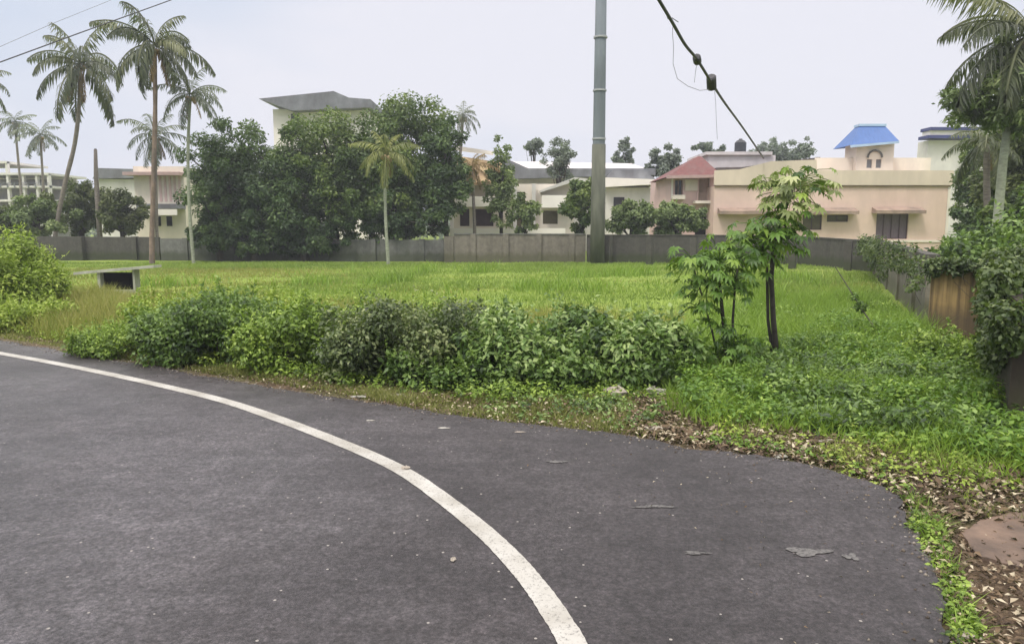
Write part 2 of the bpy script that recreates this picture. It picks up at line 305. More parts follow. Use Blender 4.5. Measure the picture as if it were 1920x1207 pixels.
# ------------------------------------------------------------------ ground plan
EDGE_PX = [(-260, 600), (-120, 617), (0, 640), (130, 664), (250, 684), (350, 702), (470, 722), (640, 748), (800, 775), (930, 795), (1060, 806), (1180, 820), (1300, 843), (1450, 862), (1570, 884), (1650, 912), (1700, 958), (1722, 1020), (1752, 1100), (1785, 1207), (1800, 1300)]
EDGE = np.array([gr(*p)[:2] for p in EDGE_PX])
rngE = np.random.default_rng(3)
fine = []
for i in range(len(EDGE) - 1):
    a, b_ = EDGE[i], EDGE[i+1]; n = max(2, int(np.linalg.norm(b_ - a) / .06))
    for k in range(n): fine.append(a + (b_ - a) * k / n)
fine = np.array(fine); k = np.ones(7) / 7
sm = np.stack([np.convolve(np.pad(fine[:, i], 3, 'edge'), k, 'valid') for i in (0, 1)], 1)
jit = np.convolve(rngE.normal(size=len(sm) + 8), np.ones(9) / 9, 'valid')[:len(sm)] * .09 + rngE.normal(size=len(sm)) * .012
tn = np.gradient(sm, axis=0); tn /= np.linalg.norm(tn, axis=1, keepdims=True) + 1e-9
EDGEF = sm + np.stack([-tn[:, 1], tn[:, 0]], 1) * jit[:, None]
ROADPOLY = np.vstack([[(-60, 22.5)], [(-30, 19)], EDGEF, [(1.6, -3), (4, -14), (14, -40), (-60, -40)]])
def pip(P, poly):
    x, y = P[:, 0], P[:, 1]; ins = np.zeros(len(P), bool); n = len(poly); j = n - 1
    for i in range(n):
        xi, yi = poly[i]; xj, yj = poly[j]
        if yi != yj: ins ^= ((yi > y) != (yj > y)) & (x < (xj - xi) * (y - yi) / (yj - yi) + xi)
        j = i
    return ins
COARSE = np.vstack([[(-60, 22.5)], [(-30, 19)], EDGE, [(1.6, -3), (4, -14)]])
def edist(P):
    d = np.full(len(P), 1e9)
    for i in range(len(COARSE) - 1):
        a, b_ = COARSE[i], COARSE[i+1]; ab = b_ - a
        tt = np.clip(((P - a) @ ab) / (ab @ ab), 0, 1); d = np.minimum(d, np.linalg.norm(P - (a + tt[:, None] * ab), axis=1))
    return d
def gpoly(px): return np.array([gr(*p)[:2] for p in px])
def scatter(rng, poly, n):
    lo, hi = poly.min(0), poly.max(0); out = []; tot = 0
    while tot < n:
        P = lo + rng.random((n, 2)) * (hi - lo); P = P[pip(P, poly)]; out.append(P); tot += len(P)
    return np.concatenate(out)[:n]
def fbm(P, sc_, seed):                                     # cheap smooth 2-D noise, -1..1
    r = np.random.default_rng(seed); v = 0; a = 1; tot = 0
    for o in range(4):
        for _ in range(3):
            th = r.random() * 6.28; ph = r.random() * 6.28; f = sc_ * 2**o * (0.7 + .6 * r.random())
            v = v + a * np.sin(P[:, 0] * math.cos(th) * f + P[:, 1] * math.sin(th) * f + ph)
        tot += a * 1.7; a *= .6
    return v / tot
# the ground, one sheet out to the horizon
def axis(segs):
    out = []
    for a, b_, s in segs: out += list(np.arange(a, b_, s))
    return np.array(out + [segs[-1][1]])
gx = axis([(-1500, -200, 260), (-200, -40, 20), (-40, -13, .8), (-13, 10, .12), (10, 40, .8), (40, 200, 20), (200, 1500, 260)])
gy = axis([(-600, -40, 80), (-40, 2, 3), (2, 15, .12), (15, 45, .6), (45, 200, 15), (200, 2600, 300)])
GX, GY = np.meshgrid(gx, gy); P2 = np.stack([GX.ravel(), GY.ravel()], 1)
on = pip(P2, ROADPOLY); ed = np.where(on, -edist(P2), edist(P2))
zz = np.where(ed > .1, .035 * fbm(P2, 1.6, 5) * np.clip(ed / 1.0, 0, 1) + .012 * fbm(P2, 9, 8) * np.clip(ed/.3, 0, 1), 0)
zz = np.where(on, -.06, zz - .012); zz[(np.abs(P2[:, 0]) > 45) | (P2[:, 1] > 46)] = -.02
vergew = np.interp(P2[:, 0], [-12, -6, -3, 0, 2, 4, 6], [.25, .5, .75, 1.3, 1.5, 2.2, 2.4])
turfv = np.clip((ed - vergew) / .5, 0, 1) * .9 + np.clip(1 - np.abs(ed - .25) / .5, 0, 1) * .22
ny, nx = GX.shape; idx = np.arange(nx * ny).reshape(ny, nx)
Fg = np.stack([idx[:-1, :-1], idx[:-1, 1:], idx[1:, 1:], idx[1:, :-1]], -1).reshape(-1, 4)
g = npmesh('ground', np.column_stack([P2, zz]), Fg, M['ground'])
at_ = g.data.attributes.new('turf', 'FLOAT', 'POINT'); at_.data.foreach_set('value', turfv.astype(np.float32))
g.data.polygons.foreach_set('use_smooth', [True] * len(g.data.polygons))
tag(g, 'bare brown soil and green turf of the vacant plot and roadside', 'ground', kind='structure')
# the road
def sheet(name, poly, z, drop, mat):
    n = len(poly); vs = [(x, y, z) for x, y in poly]; tris = tessellate_polygon([[Vector(v) for v in vs]])
    vs += [(x, y, z - drop) for x, y in poly]; return MB().add(vs, [tuple(t_) for t_ in tris] + [(i, (i+1) % n, (i+1) % n + n, i + n) for i in range(n)]).build(name, mat)
o = sheet('road', ROADPOLY, .02, .12, M['asphalt']); tag(o, 'dark asphalt road curving round the corner of the plot', 'road', kind='structure')
import bmesh
bm = bmesh.new(); bm.from_mesh(o.data); bmesh.ops.recalc_face_normals(bm, faces=bm.faces); bm.to_mesh(o.data); bm.free()
LINE_PX = [(-300, 612), (-150, 636), (0, 662), (100, 680), (200, 700), (310, 724), (420, 751), (520, 784), (620, 822), (700, 855), (765, 888), (835, 937), (905, 993), (960, 1046), (1008, 1103), (1045, 1157), (1074, 1207), (1100, 1290), (1120, 1400)]
lp = np.array([gr(*p, z=.024)[:2] for p in LINE_PX]); LP = []
for i in range(len(lp) - 1):                                 # Catmull-Rom
    p0, p1, p2, p3 = lp[max(i-1, 0)], lp[i], lp[i+1], lp[min(i+2, len(lp)-1)]
    for s in np.linspace(0, 1, 12, endpoint=False):
        LP.append(.5 * ((2*p1) + (-p0+p2)*s + (2*p0-5*p1+4*p2-p3)*s*s + (-p0+3*p1-3*p2+p3)*s**3))
LP = np.array(LP); tg = np.gradient(LP, axis=0); tg /= np.linalg.norm(tg, axis=1, keepdims=True); nn = np.stack([-tg[:, 1], tg[:, 0]], 1)
wj = .071 + .0012 * rngE.normal(size=len(LP)); n = len(LP)
V = np.vstack([np.column_stack([LP + nn * wj[:, None], np.full(n, .0245)]), np.column_stack([LP - nn * wj[:, None], np.full(n, .0245)])])
Fl = np.array([(i, i + n, i + n + 1, i + 1) for i in range(n - 1)])
o = npmesh('edge_line', V, Fl, M['paint']); tag(o, 'curved white painted edge line on the asphalt', 'road marking', kind='structure')
# ------------------------------------------------------------------ grass
def blades(rng, P, h, wd, lean=.5, base=None):
    n = len(P); th = rng.random(n) * 6.283; ph = rng.random(n) * 6.283
    S = np.stack([np.cos(th), np.sin(th), np.zeros(n)], 1) * (wd / 2)[:, None]
    Ln = np.stack([np.cos(ph), np.sin(ph), np.zeros(n)], 1) * (h * lean * (.3 + rng.random(n)))[:, None]
    B = np.column_stack([P, np.full(n, -.03) if base is None else base]); U = np.array([0, 0, 1.]) * h[:, None]
    V = np.stack([B - S, B + S, B + U*.55 + Ln*.35 + S*.7, B + U*.55 + Ln*.35 - S*.7, B + U + Ln], 1).reshape(-1, 3)
    Fb = np.array([[0,1,2],[0,2,3],[3,2,4]]); return V, (Fb[None] + (np.arange(n)*5)[:, None, None]).reshape(-1, 3), n
rng = np.random.default_rng(11)
def rightx(y): return 5.0 + .45 * (y - 7.5)
FIELD = np.array([(-34, 42), (-34, 20), (-16, 15), (-9.3, 13.5), (-4, 10.6), (0, 9), (4.6, 7.6), (16, 32.5), (15.5, 40.5)])
# field turf: many short blades, thinner far away
def field(n, ymax, ymin, h0, wd, seed):
    r = np.random.default_rng(seed); poly = FIELD; P = scatter(r, poly, n); P = P[(P[:, 1] < ymax) & (P[:, 1] > ymin) & (P[:, 0] < rightx(P[:, 1]))]
    P = P[np.abs(P[:, 0]) < P[:, 1] * .78 + 1]
    q = fbm(P, .35, 21); P = P[r.random(len(P)) < .75 + .35 * q]; q = fbm(P, .35, 21)
    h = h0 * (.5 + .8 * r.random(len(P))) * (1 + .35 * q); V, Fc, n_ = blades(r, P, h, wd * (.7 + .6 * r.random(len(P))))
    return P, V, Fc, r
for nm, n_, ymin, ymax, h0, wd, sd_ in (('turf_near', 190000, 9, 20, .16, .016, 31), ('turf_far', 230000, 20, 42.5, .11, .032, 32)):
    P, V, Fc, r = field(n_, ymax, ymin, h0, wd, sd_)
    yel = fbm(P, .22, 44) * .8 + np.interp(P[:, 0], [-12, -3, 2, 9], [.45, .30, -.45, -.6]) + r.normal(size=len(P)) * .22
    yel *= np.clip((38 - P[:, 1]) / 8, .0, 1)
    for sel_, mat, lab in ((yel > .25, 'grass_yel', 'yellowing short grass'), (yel <= .25, 'grass', 'bright green short grass')):
        vi = np.repeat(sel_, 5); V2 = V[vi]; m = int(sel_.sum()); Fb = np.array([[0,1,2],[0,2,3],[3,2,4]])
        tt = np.repeat(np.clip(.5 + .3 * fbm(P[sel_], .8, 9) + .22 * r.normal(size=m), 0, 1), 3)
        o = npmesh('field_grass', V2, (Fb[None] + (np.arange(m)*5)[:, None, None]).reshape(-1, 3), M[mat], tint=tt)
        tag(o, f'{lab} over the {"far" if nm == "turf_far" else "near"} part of the vacant plot', 'grass', kind='stuff')
def patch(name, px, n, h, wd, mat, label, seed, lean=.6, hvar=.35, clump=2.0, ground=False, minedge=None):
    r = np.random.default_rng(seed); poly = gpoly(px) if not ground else np.array(px); P = scatter(r, poly, n)
    q = fbm(P, clump, seed + 1); P = P[r.random(len(P)) < ((.7 + .5 * q) if hvar < 1 else np.clip(q * 3 - 1.1, 0, 1))]
    if minedge is not None: P = P[(~pip(P, ROADPOLY)) & (edist(P) > minedge)]
    q = fbm(P, clump, seed + 1)
    hh = h * (.45 + .85 * r.random(len(P))) * (1 + min(hvar, .6) * q); V, Fc, m = blades(r, P, hh, wd * (.6 + .8 * r.random(len(P))), lean)
    o = npmesh(name, V, Fc, M[mat], tint=np.repeat(np.clip(.5 + .25 * fbm(P, clump * .5, seed + 3) + .2 * r.normal(size=m), 0, 1), 3))
    return tag(o, label, 'grass', kind='stuff')
patch('tall_grass', [(-260, 560), (-260, 592), (0, 622), (150, 648), (330, 672), (330, 600), (200, 560)], 26000, .42, .016, 'grass_yel', 'pale tall grass beside the road at the left edge', 51, .5)
patch('tall_grass', [(150, 560), (160, 640), (420, 668), (900, 640), (1280, 640), (1280, 600), (800, 585), (420, 562)], 36000, .3, .014, 'grass_yel', 'yellow green grass standing just behind the dark roadside shrubs', 52, .6)
patch('lush_weeds', [(1240, 690), (1250, 775), (1330, 810), (1480, 815), (1600, 835), (1800, 905), (1990, 930), (1990, 780), (1890, 740), (1760, 650), (1640, 560), (1500, 560), (1400, 600), (1290, 620)], 60000, .24, .012, 'grass_lush', 'lush green weeds in the near right corner of the plot', 53, .8, .5, 2.6, minedge=.5)
patch('tall_grass', [(1250, 640), (1300, 700), (1420, 700), (1500, 690), (1700, 690), (1760, 640), (1660, 570), (1400, 570)], 16000, .38, .014, 'grass_lush', 'taller grass around the papaya saplings', 54, .7, .4, 1.6)
patch('verge_grass', [(0, 618), (0, 632), (250, 674), (470, 712), (640, 740), (800, 768), (930, 789), (1180, 814), (1320, 838), (1500, 862), (1500, 800), (1250, 745), (900, 738), (700, 728), (480, 690), (330, 690), (150, 640)], 36000, .08, .011, 'grass_dry', 'short dry grass on the road verge', 55, .9, .5, 1.8, minedge=.04)
patch('verge_grass', [(1690, 925), (1720, 975), (1745, 1050), (1775, 1130), (1800, 1207), (1850, 1215), (1810, 1100), (1770, 1010), (1760, 960)], 900, .085, .007, 'grass_lush', 'green tufts along the asphalt edge at lower right', 56, 1.1, .9, 9)
patch('verge_grass', [(1500, 862), (1650, 905), (1760, 960), (1990, 1000), (1990, 880), (1800, 860), (1600, 820)], 2600, .10, .009, 'grass_dry', 'sparse tufts among dead leaves at right', 57, .9, .6, 4)
# tufts and low weeds dotted over the field
patch('tall_grass', [(380, 520), (200, 540), (700, 560), (1250, 560), (1600, 560), (1600, 512), (900, 503)], 26000, .34, .03, 'grass_lush', 'taller darker tufts dotted over the field', 50, .8, 1.2, 1.1)
# leafy ground weeds on the right, broad small leaves
def weeds(px, n, L, W, mat, label, seed, hmax, name='ground_weeds', rad=.10, minedge=.45):
    r = np.random.default_rng(seed); P = scatter(r, gpoly(px), n); P = P[(~pip(P, ROADPOLY)) & (edist(P) > minedge)]
    hz = hmax * np.clip(.55 + .6 * fbm(P, 1.8, seed), .1, 1.2); cen = np.column_stack([P, hz * (.3 + .6 * r.random(len(P)))])
    V, Fc, T = clumps(r, cen, rad * (.6 + .8 * r.random(len(P))), n * 26, L, W, up=.9, near=True, ctint=.6)
    return tag(npmesh(name, V, Fc, M[mat], tint=T), label, 'weeds', kind='stuff')
weeds([(1270, 690), (1290, 790), (1480, 805), (1700, 850), (1990, 900), (1990, 800), (1850, 720), (1700, 640), (1560, 620), (1450, 660)], 1900, .07, .03, 'lf_sap', 'small leafed green weeds spreading over the right corner', 61, .42, rad=.12)
weeds([(1420, 700), (1440, 800), (1650, 830), (1880, 860), (1880, 740), (1740, 680), (1600, 690)], 620, .075, .035, 'lf_shrub', 'darker leafy weed clumps in the right corner', 69, .36, rad=.12)
weeds([(1280, 640), (1300, 700), (1700, 700), (1740, 640), (1640, 560), (1480, 560)], 420, .07, .03, 'lf_shrub2', 'scattered leafy weeds between the saplings and the side wall', 60, .32, rad=.13)
weeds([(1300, 760), (1330, 835), (1480, 850), (1640, 880), (1830, 930), (1830, 870), (1600, 800)], 110, .05, .03, 'lf_mound', 'low yellow green weeds creeping over the dead leaves', 62, .1, minedge=.25)
weeds([(1700, 960), (1735, 1060), (1790, 1200), (1840, 1207), (1790, 1060), (1750, 975)], 80, .035, .02, 'lf_shrub2', 'small weeds rooted along the asphalt edge', 63, .05, rad=.05, minedge=.0)
weeds([(1300, 838), (1480, 855), (1650, 900), (1720, 950), (1760, 940), (1650, 880), (1480, 835), (1300, 815)], 46, .04, .022, 'lf_sap', 'weeds trailing over the litter towards the asphalt edge', 58, .05, rad=.07, minedge=.02)
weeds([(1560, 870), (1700, 925), (1990, 975), (1990, 880), (1800, 850)], 55, .045, .024, 'lf_mound', 'thin green weeds among dead leaves at the right edge', 59, .07, rad=.08, minedge=.1)
weeds([(900, 745), (920, 785), (1180, 808), (1250, 800), (1230, 745)], 70, .05, .03, 'lf_broad', 'low broad leaved weeds on the verge in front of the shrubs', 64, .06, rad=.08, minedge=.12)
weeds([(260, 560), (420, 640), (900, 650), (1250, 640), (1250, 600), (850, 570)], 260, .06, .03, 'lf_mound', 'yellow green weeds rising behind the shrubs', 65, .45, rad=.13)
# dead leaves and grit on the verge
r = np.random.default_rng(70)
def litter(px, n, L, seed, label, name='leaf_litter', z=.0, mat='litter', onroad=False):
    r = np.random.default_rng(seed); P = scatter(r, gpoly(px), n)
    if not onroad: P = P[~pip(P, ROADPOLY)]; P = P[~pip(P, gpoly([(1795, 1000), (1835, 978), (1900, 968), (1975, 965), (2050, 1000), (2040, 1070), (1940, 1072), (1880, 1066), (1835, 1050)])) | (r.random(len(P)) < .12)]
    m = len(P); D = unit(np.column_stack([r.normal(size=(m, 2)), r.normal(size=m) * .25])); Nn = unit(np.column_stack([r.normal(size=(m, 2)) * .35, np.ones(m)]))
    V, Fc, k = leaf4(np.column_stack([P, np.full(m, z + .012) + .02 * r.random(m)]), D, Nn, L * (.4 + r.random(m)), L * .5 * (.4 + r.random(m)), .3, .1)
    return tag(npmesh(name, V, Fc, M[mat], tint=np.repeat(r.random(m)**1.6, k)), label, 'dead leaves', kind='stuff')
litter([(1200, 735), (1180, 812), (1300, 838), (1460, 858), (1580, 882), (1660, 912), (1720, 960), (1990, 1010), (1990, 870), (1700, 840), (1450, 800), (1330, 745)], 8500, .07, 71, 'brown and straw coloured dead leaves heaped along the verge')
litter([(1720, 960), (1750, 1050), (1800, 1207), (1820, 1300), (2050, 1300), (2050, 990)], 2200, .05, 72, 'scattered dead leaves on red soil at lower right')
litter([(0, 628), (470, 716), (900, 790), (1200, 815), (1200, 740), (900, 742), (480, 694), (150, 645)], 2600, .05, 73, 'thin scatter of dead leaves on the verge left of centre')
litter([(900, 812), (1180, 835), (1450, 880), (1640, 930), (1700, 1100), (1740, 1250), (1500, 1250), (1300, 1000), (900, 870)], 110, .022, 74, 'tiny chips and leaf bits on the asphalt', z=.014, onroad=True)
rg = np.random.default_rng(80); i_ = rg.integers(0, len(EDGEF)-1, 5200); Pg = EDGEF[i_] + rg.normal(size=(5200, 2)) * np.array([.09, .09]) * (.4 + 1.4*rg.random((5200, 1)))
onr_ = pip(Pg, ROADPOLY); Pg = Pg[(rg.random(5200) < np.where(onr_, .55, 1))]; m_ = len(Pg); zg_ = np.where(pip(Pg, ROADPOLY), .021, .006); sz_ = .004 + .011 * rg.random(m_)**2
Oc = np.array([[1,0,0],[0,1,0],[-1,0,0],[0,-1,0],[0,0,.9],[0,0,-.6]], float); Vg = (np.column_stack([Pg, zg_])[:, None] + Oc[None] * sz_[:, None, None] * (.7 + .6*rg.random((m_, 6, 1)))).reshape(-1, 3)
Fo = np.array([[0,1,4],[1,2,4],[2,3,4],[3,0,4],[1,0,5],[2,1,5],[3,2,5],[0,3,5]]); M['grit'] = leafmat('grit', (.05, .04, .032), (.13, .105, .08), (.30, .27, .23), 0.0, .9, (0, .6, 1))
tag(npmesh('gravel', Vg, (Fo[None] + (np.arange(m_)*6)[:, None, None]).reshape(-1, 3), M['grit'], tint=np.repeat(rg.random(m_), 8)), 'grit and small stones gathered along the asphalt edge', 'gravel', kind='stuff')
# ------------------------------------------------------------------ roadside shrubs
def shrub(name, label, px, d0, d1, ztop, n, L, W, mat, seed, cat='shrub', group=None, rad=.18, stems=12, near=True, zlow=.0, prof=None, sq=.85):
    r = np.random.default_rng(seed); x0, x1 = X(px[0], (d0+d1)/2, 650), X(px[1], (d0+d1)/2, 650); cxm, cym = (x0+x1)/2, (d0+d1)/2
    root = thing(name, label, cat, (cxm, cym, 0), group); nc = max(14, int((x1-x0) * (d1-d0) * ztop / (rad**3) * .34)); cen = []
    while len(cen) < nc:
        u, v = r.random(2) * 2 - 1
        if abs(u)**3 + abs(v)**3 > 1.02: continue
        top = (ztop - rad * .6) * (1 - .15 * abs(u)**4 - .25 * abs(v)**2.5) * (.88 + .22 * r.random()) * (1 + .20 * math.sin(u * (x1-x0) * 2.9 + seed) + .10 * math.sin(u * (x1-x0) * 7.1 + 2 * seed))
        if prof: top *= np.interp(u, *prof)
        z = zlow + rad * .35 + (top - zlow - rad*.35) * r.random()**.55
        cen.append((cxm + u * (x1-x0)/2 * (.9 + .1 * z/ztop), cym + v * (d1-d0)/2, max(z, rad * .4)))
    V, Fc, T = clumps(r, cen, rad * (.6 + .7 * r.random(nc)), n, L, W, up=.6, near=near, ctint=.55, sq=sq, droop=.35)
    # loose shoots breaking the outline
    ns = int(nc * 1.1); base = np.array(cen)[r.integers(0, nc, ns)]; ex = []
    for b0 in base:
        dr = unit(np.array([r.normal() * .5, r.normal() * .5, 1.0])); ln = rad * (1.0 + 1.3 * r.random()); m = 12
        s = np.linspace(.3, 1, m)[:, None]; Pp = b0 + dr * ln * s; Dd = unit(r.normal(size=(m, 3)) + dr * .6); Nn = unit(np.tile([0, 0, 1.], (m, 1)) + r.normal(size=(m, 3)) * .3)
        v, f, k = (leaf4 if near else leaf1)(Pp, Dd, Nn, L * (.6 + .6 * r.random(m)), W * (.6 + .6 * r.random(m))); ex.append((v, f, np.full(m * k, .3 + .6 * r.random())))
    V, Fc, T = merge([(V, Fc, T)] + ex)
    npmesh('foliage', V, Fc, mat, root, T)
    for _ in range(stems):
        b = MB(); c = cen[r.integers(0, nc)]; bx, by = cxm + (c[0]-cxm)*.75, cym + (c[1]-cym)*.7
        b.tube([(bx, by, -.03), ((bx+c[0])/2 + r.normal()*.03, (by+c[1])/2, c[2]*.5), c], [.014, .010, .005], 5); b.build('stem', M['bark_dark'], root)
    return root
G = 'wild shrubs along the road verge'
shrub('wild_shrub', 'dark green shrub with dense small leaves, leftmost along the verge', (280, 510), 10.2, 12.3, .93, 24000, .07, .042, M['lf_shrub'], 101, group=G, prof=([-1, -.5, 0, 1], [.7, .9, 1, 1]))
shrub('wild_shrub', 'low loose green shrub trailing off at the left end of the row', (165, 350), 10.9, 13.0, .62, 15000, .06, .03, M['lf_shrub2'], 112, group=G, rad=.14, prof=([-1, 0, 1], [.35, .7, 1.05]))
shrub('wild_shrub', 'brighter green shrub between the two dark roadside shrubs', (450, 690), 9.7, 11.2, .90, 15000, .07, .04, M['lf_shrub2'], 102, group=G)
shrub('wild_shrub', 'dusky shrub with grey green tips and twiggy base near road centre', (610, 910), 9.0, 10.7, .97, 24000, .065, .038, M['lf_shrub3'], 103, group=G)
shrub('wild_shrub', 'pale topped leafy shrub in the middle of the verge', (850, 1120), 8.9, 10.6, .84, 15000, .09, .045, M['lf_broad'], 104, group=G, rad=.2)
shrub('wild_shrub', 'broad leaved shrub left of the papaya saplings', (1060, 1300), 9.0, 10.5, .80, 14000, .10, .055, M['lf_broad'], 105, group=G, rad=.2, prof=([-1, .3, 1], [1, 1, .72]))
shrub('wild_shrub', 'low dark undergrowth at the foot of the middle shrubs', (720, 1290), 8.7, 9.5, .42, 12000, .075, .045, M['lf_shrub'], 106, group=G, rad=.14)
shrub('wild_shrub', 'fresh yellow green growth rising behind the dark leftmost shrub', (250, 620), 12.0, 13.4, .82, 12000, .07, .035, M['lf_mound'], 110, group=G, rad=.16)
shrub('wild_shrub', 'mixed green growth rising behind the dusky shrub', (600, 900), 10.6, 11.6, .84, 9000, .06, .03, M['lf_shrub2'], 111, group=G, rad=.16)
shrub('wild_bush', 'tall yellow green bush at the left edge of the plot', (-90, 92), 15.2, 18.2, 1.72, 20000, .11, .045, M['lf_mound'], 107, 'bush', rad=.26, prof=([-1, -.2, .45, 1], [.85, .95, 1.0, .6]))
shrub('wild_bush', 'small green bush in front of the tall left edge bush', (-120, 130), 13.6, 15.4, .50, 10000, .08, .035, M['lf_mound'], 109, 'bush', rad=.18)
weeds([(0, 622), (150, 650), (330, 690), (500, 700), (480, 650), (250, 610), (0, 590)], 420, .055, .025, 'lf_mound', 'yellow green weeds sloping down to the road left of the shrubs', 66, .34, rad=.11, minedge=.4)
weeds([(330, 685), (480, 702), (640, 725), (900, 756), (1250, 752), (1250, 715), (900, 720), (480, 665)], 400, .055, .028, 'lf_shrub2', 'low weeds creeping out from under the roadside shrubs', 67, .2, rad=.11, minedge=.3)
weeds([(150, 560), (160, 625), (350, 640), (350, 575)], 160, .06, .028, 'lf_mound', 'weeds in front of the culvert', 68, .3, rad=.13)
# ------------------------------------------------------------------ concrete culvert box with slab
d = 21.5; xa, xb = X(188, d, 520), X(248, d, 520); zt = Z(508, d)
root = thing('culvert', 'concrete slab lying across a dark square concrete chamber', 'culvert', ((xa+xb)/2, d + .6, 0))
x0, x1 = X(141, d, 510), X(291, d, 505); z0, z1 = Z(515, d), Z(502, d)
MB().add([(x0, d-.1, z0-.0), (x1, d-.1, z1-.0), (x1, d+.4, z1), (x0, d+.4, z0), (x0, d-.1, z0+.075), (x1, d-.1, z1+.075), (x1, d+.4, z1+.075), (x0, d+.4, z0+.075)],
         [(0,3,2,1),(4,5,6,7),(0,1,5,4),(1,2,6,5),(2,3,7,6),(3,0,4,7)]).build('cover_slab', M['slab'], root)
zl = lambda x: z0 + (z1-z0) * (x-x0)/(x1-x0)
MB().box(xa-.09, xa-.01, d, d+.3, -.05, zl(xa)-.003).build('side_wall', M['slab'], root)
MB().box(xb+.01, xb+.07, d, d+.3, -.05, zl(xb)-.003).build('side_wall', M['slab'], root)
MB().box(xa-.01, xb+.01, d+.2, d+.26, -.05, zl(xa)-.01).build('back_wall', M['void'], root)  # shallow back wall coloured near black as the chamber's inner shade
MB().box(xa-.01, xb+.01, d-.02, d+.05, -.05, Z(543, d)).build('threshold', M['slab'], root)
# ------------------------------------------------------------------ compound walls
def wall(name, label, pts, tops, mat, th=.18, cap=None, cat='wall', pillars=0, pmat=None):
    a = pts[0]; root = thing(name, label, cat, (a[0], a[1], 0), None); b = MB(); r = np.random.default_rng(int(abs(a[0])*10))
    for i in range(len(pts)-1):
        b.obox(pts[i], pts[i+1], th, -.1, tops[i], -.1, tops[i+1])
    b.build('wall_face', mat, root)
    if cap:
        c = MB()
        for i in range(len(pts)-1): c.obox(pts[i], pts[i+1], th + .08, tops[i] + .002, tops[i] + .062, tops[i+1] + .002, tops[i+1] + .062)
        c.build('coping', cap, root)
    for k_ in range(pillars):
        s = (k_ + .5) / pillars; p = Vector(pts[0][:2]).lerp(Vector(pts[-1][:2]), s); dv = (Vector(pts[-1][:2]) - Vector(pts[0][:2])).normalized(); q = p + dv * .3
        MB().obox(p, q, th + .16, -.1, tops[0] * (1-s) + tops[-1] * s + .03).build('pillar', pmat or mat, root)
    return root
def wp(px, d): return (X(px, d, 460), d)
wall('boundary_wall', 'dark mossy compound wall behind the leaning palms at left', [wp(-300, 45), wp(20, 45), wp(300, 44)], [1.42, 1.42, 1.38], M['wall_dark'], pillars=6)
wall('boundary_wall', 'shaded grey wall behind the big dark trees', [wp(302, 43.9), wp(640, 43), wp(832, 42.4)], [1.3, 1.25, 1.25], M['wall_grey'], pillars=6)
wall('boundary_wall', 'brownish weathered wall in front of the white balcony house', [wp(852, 41.6), wp(1098, 41.3)], [1.56, 1.55], M['wall_brown'], cap=M['wall_grey'], pillars=4)
wall('boundary_wall', 'dark grey wall running right from the tall pole to the pink house', [wp(1100, 41.2), wp(1330, 40.6), wp(1500, 39), wp(1640, 33)], [1.5, 1.5, 1.45, 1.32], M['wall_dark'], cap=M['wall_dark'], pillars=6)
MB().box(X(832, 41.5), X(850, 41.5), 41.45, 41.85, -.1, 1.45).build('p', M['wall_brown']).name = 'gate_pillar'
tag(bpy.data.objects['gate_pillar'], 'pale brown gate pillar between two wall sections left of the balcony house', 'pillar')
pA, pB = (15.6, 32.4), (8.45, 14.6)
wall('boundary_wall', 'grey side wall overgrown with creeper running towards the road', [wp(1642, 32.9), (12.2, 23.5), (8.55, 14.9)], [1.40, 1.40, 1.38], M['wall_brown'], cap=M['wall_dark'], pillars=5)
b0, b1 = (X(1752, 12.9, 600), 13.1), (X(1868, 12.6, 600), 12.6)
wall('boundary_wall', 'rust stained yellow brown wall panel at right', [b0, b1], [1.30, 1.24], M['wall_rust'], cap=M['wall_brown'])
wall('boundary_wall', 'dark brown wall end at the right edge under creeper', [(8.3, 12.3), (5.35, 7.75), (4.9, 6.9)], [1.32, 1.3, 1.3], M['wall_mud'])
# ------------------------------------------------------------------ creepers
def creeper(label, path, zs, n, L, W, seed, rad=.2, hang=.5, mat='lf_vine', cover=1.0):
    r = np.random.default_rng(seed); cen = []; P = [Vector(p) for p in path]; root = thing('creeper', label, 'creeper', (path[0][0], path[0][1], 0), 'creepers on the right hand walls')
    seg = [(P[i+1]-P[i]).length for i in range(len(P)-1)]; nc = int(sum(seg) / rad * 4.2 * cover); mbp = MB()
    for _ in range(nc):
        s = r.random() * sum(seg); i = 0
        while s > seg[i] and i < len(seg)-1: s -= seg[i]; i += 1
        q = P[i].lerp(P[i+1], min(1, s/seg[i])); dv = (P[i+1]-P[i]).normalized(); nv = Vector((dv.y, -dv.x)) if dv.x*0 == 0 else dv
        if nv.x > 0: nv = -nv
        f = min(1, s/seg[i]); zt = zs[i][0]*(1-f) + zs[i+1][0]*f; zb = zs[i][1]*(1-f) + zs[i+1][1]*f
        zt = zt * (.90 + .14 * math.sin(q.y * 2.3 + seed) + .05 * math.sin(q.y * 6.1)); z = zt - (zt - zb) * r.random()**(1.6); off = .08 + (.16 if rad < .3 else .25) * r.random() * (1 if z > zt - .4 else .5)
        side = -1 if (z > zt - .35 and r.random() < .35) else 1
        cen.append((q.x + nv.x*off*side, q.y + nv.y*off*side, z))
    V, Fc, T = clumps(r, cen, rad * (.45 + .7*r.random(nc)), n, L, W, up=.35, near=True, ctint=.5, droop=.6)
    npmesh('foliage', V, Fc, M[mat], root, T)
    for _ in range(min(8, nc)):
        mbp = MB(); c = Vector(cen[r.integers(0, nc)]); mbp.tube([c, c + Vector((r.normal()*.08, r.normal()*.08, -.25)), c + Vector((r.normal()*.1, r.normal()*.1, -.55))], [.006, .005, .003], 4); mbp.build('stem', M['bark_dark'], root)
creeper('creeper draped over the far part of the side wall', [(15.6, 32.6), (12.1, 23.4)], [(1.55, .9), (1.5, .2)], 3200, .11, .06, 201, .2, cover=.6)
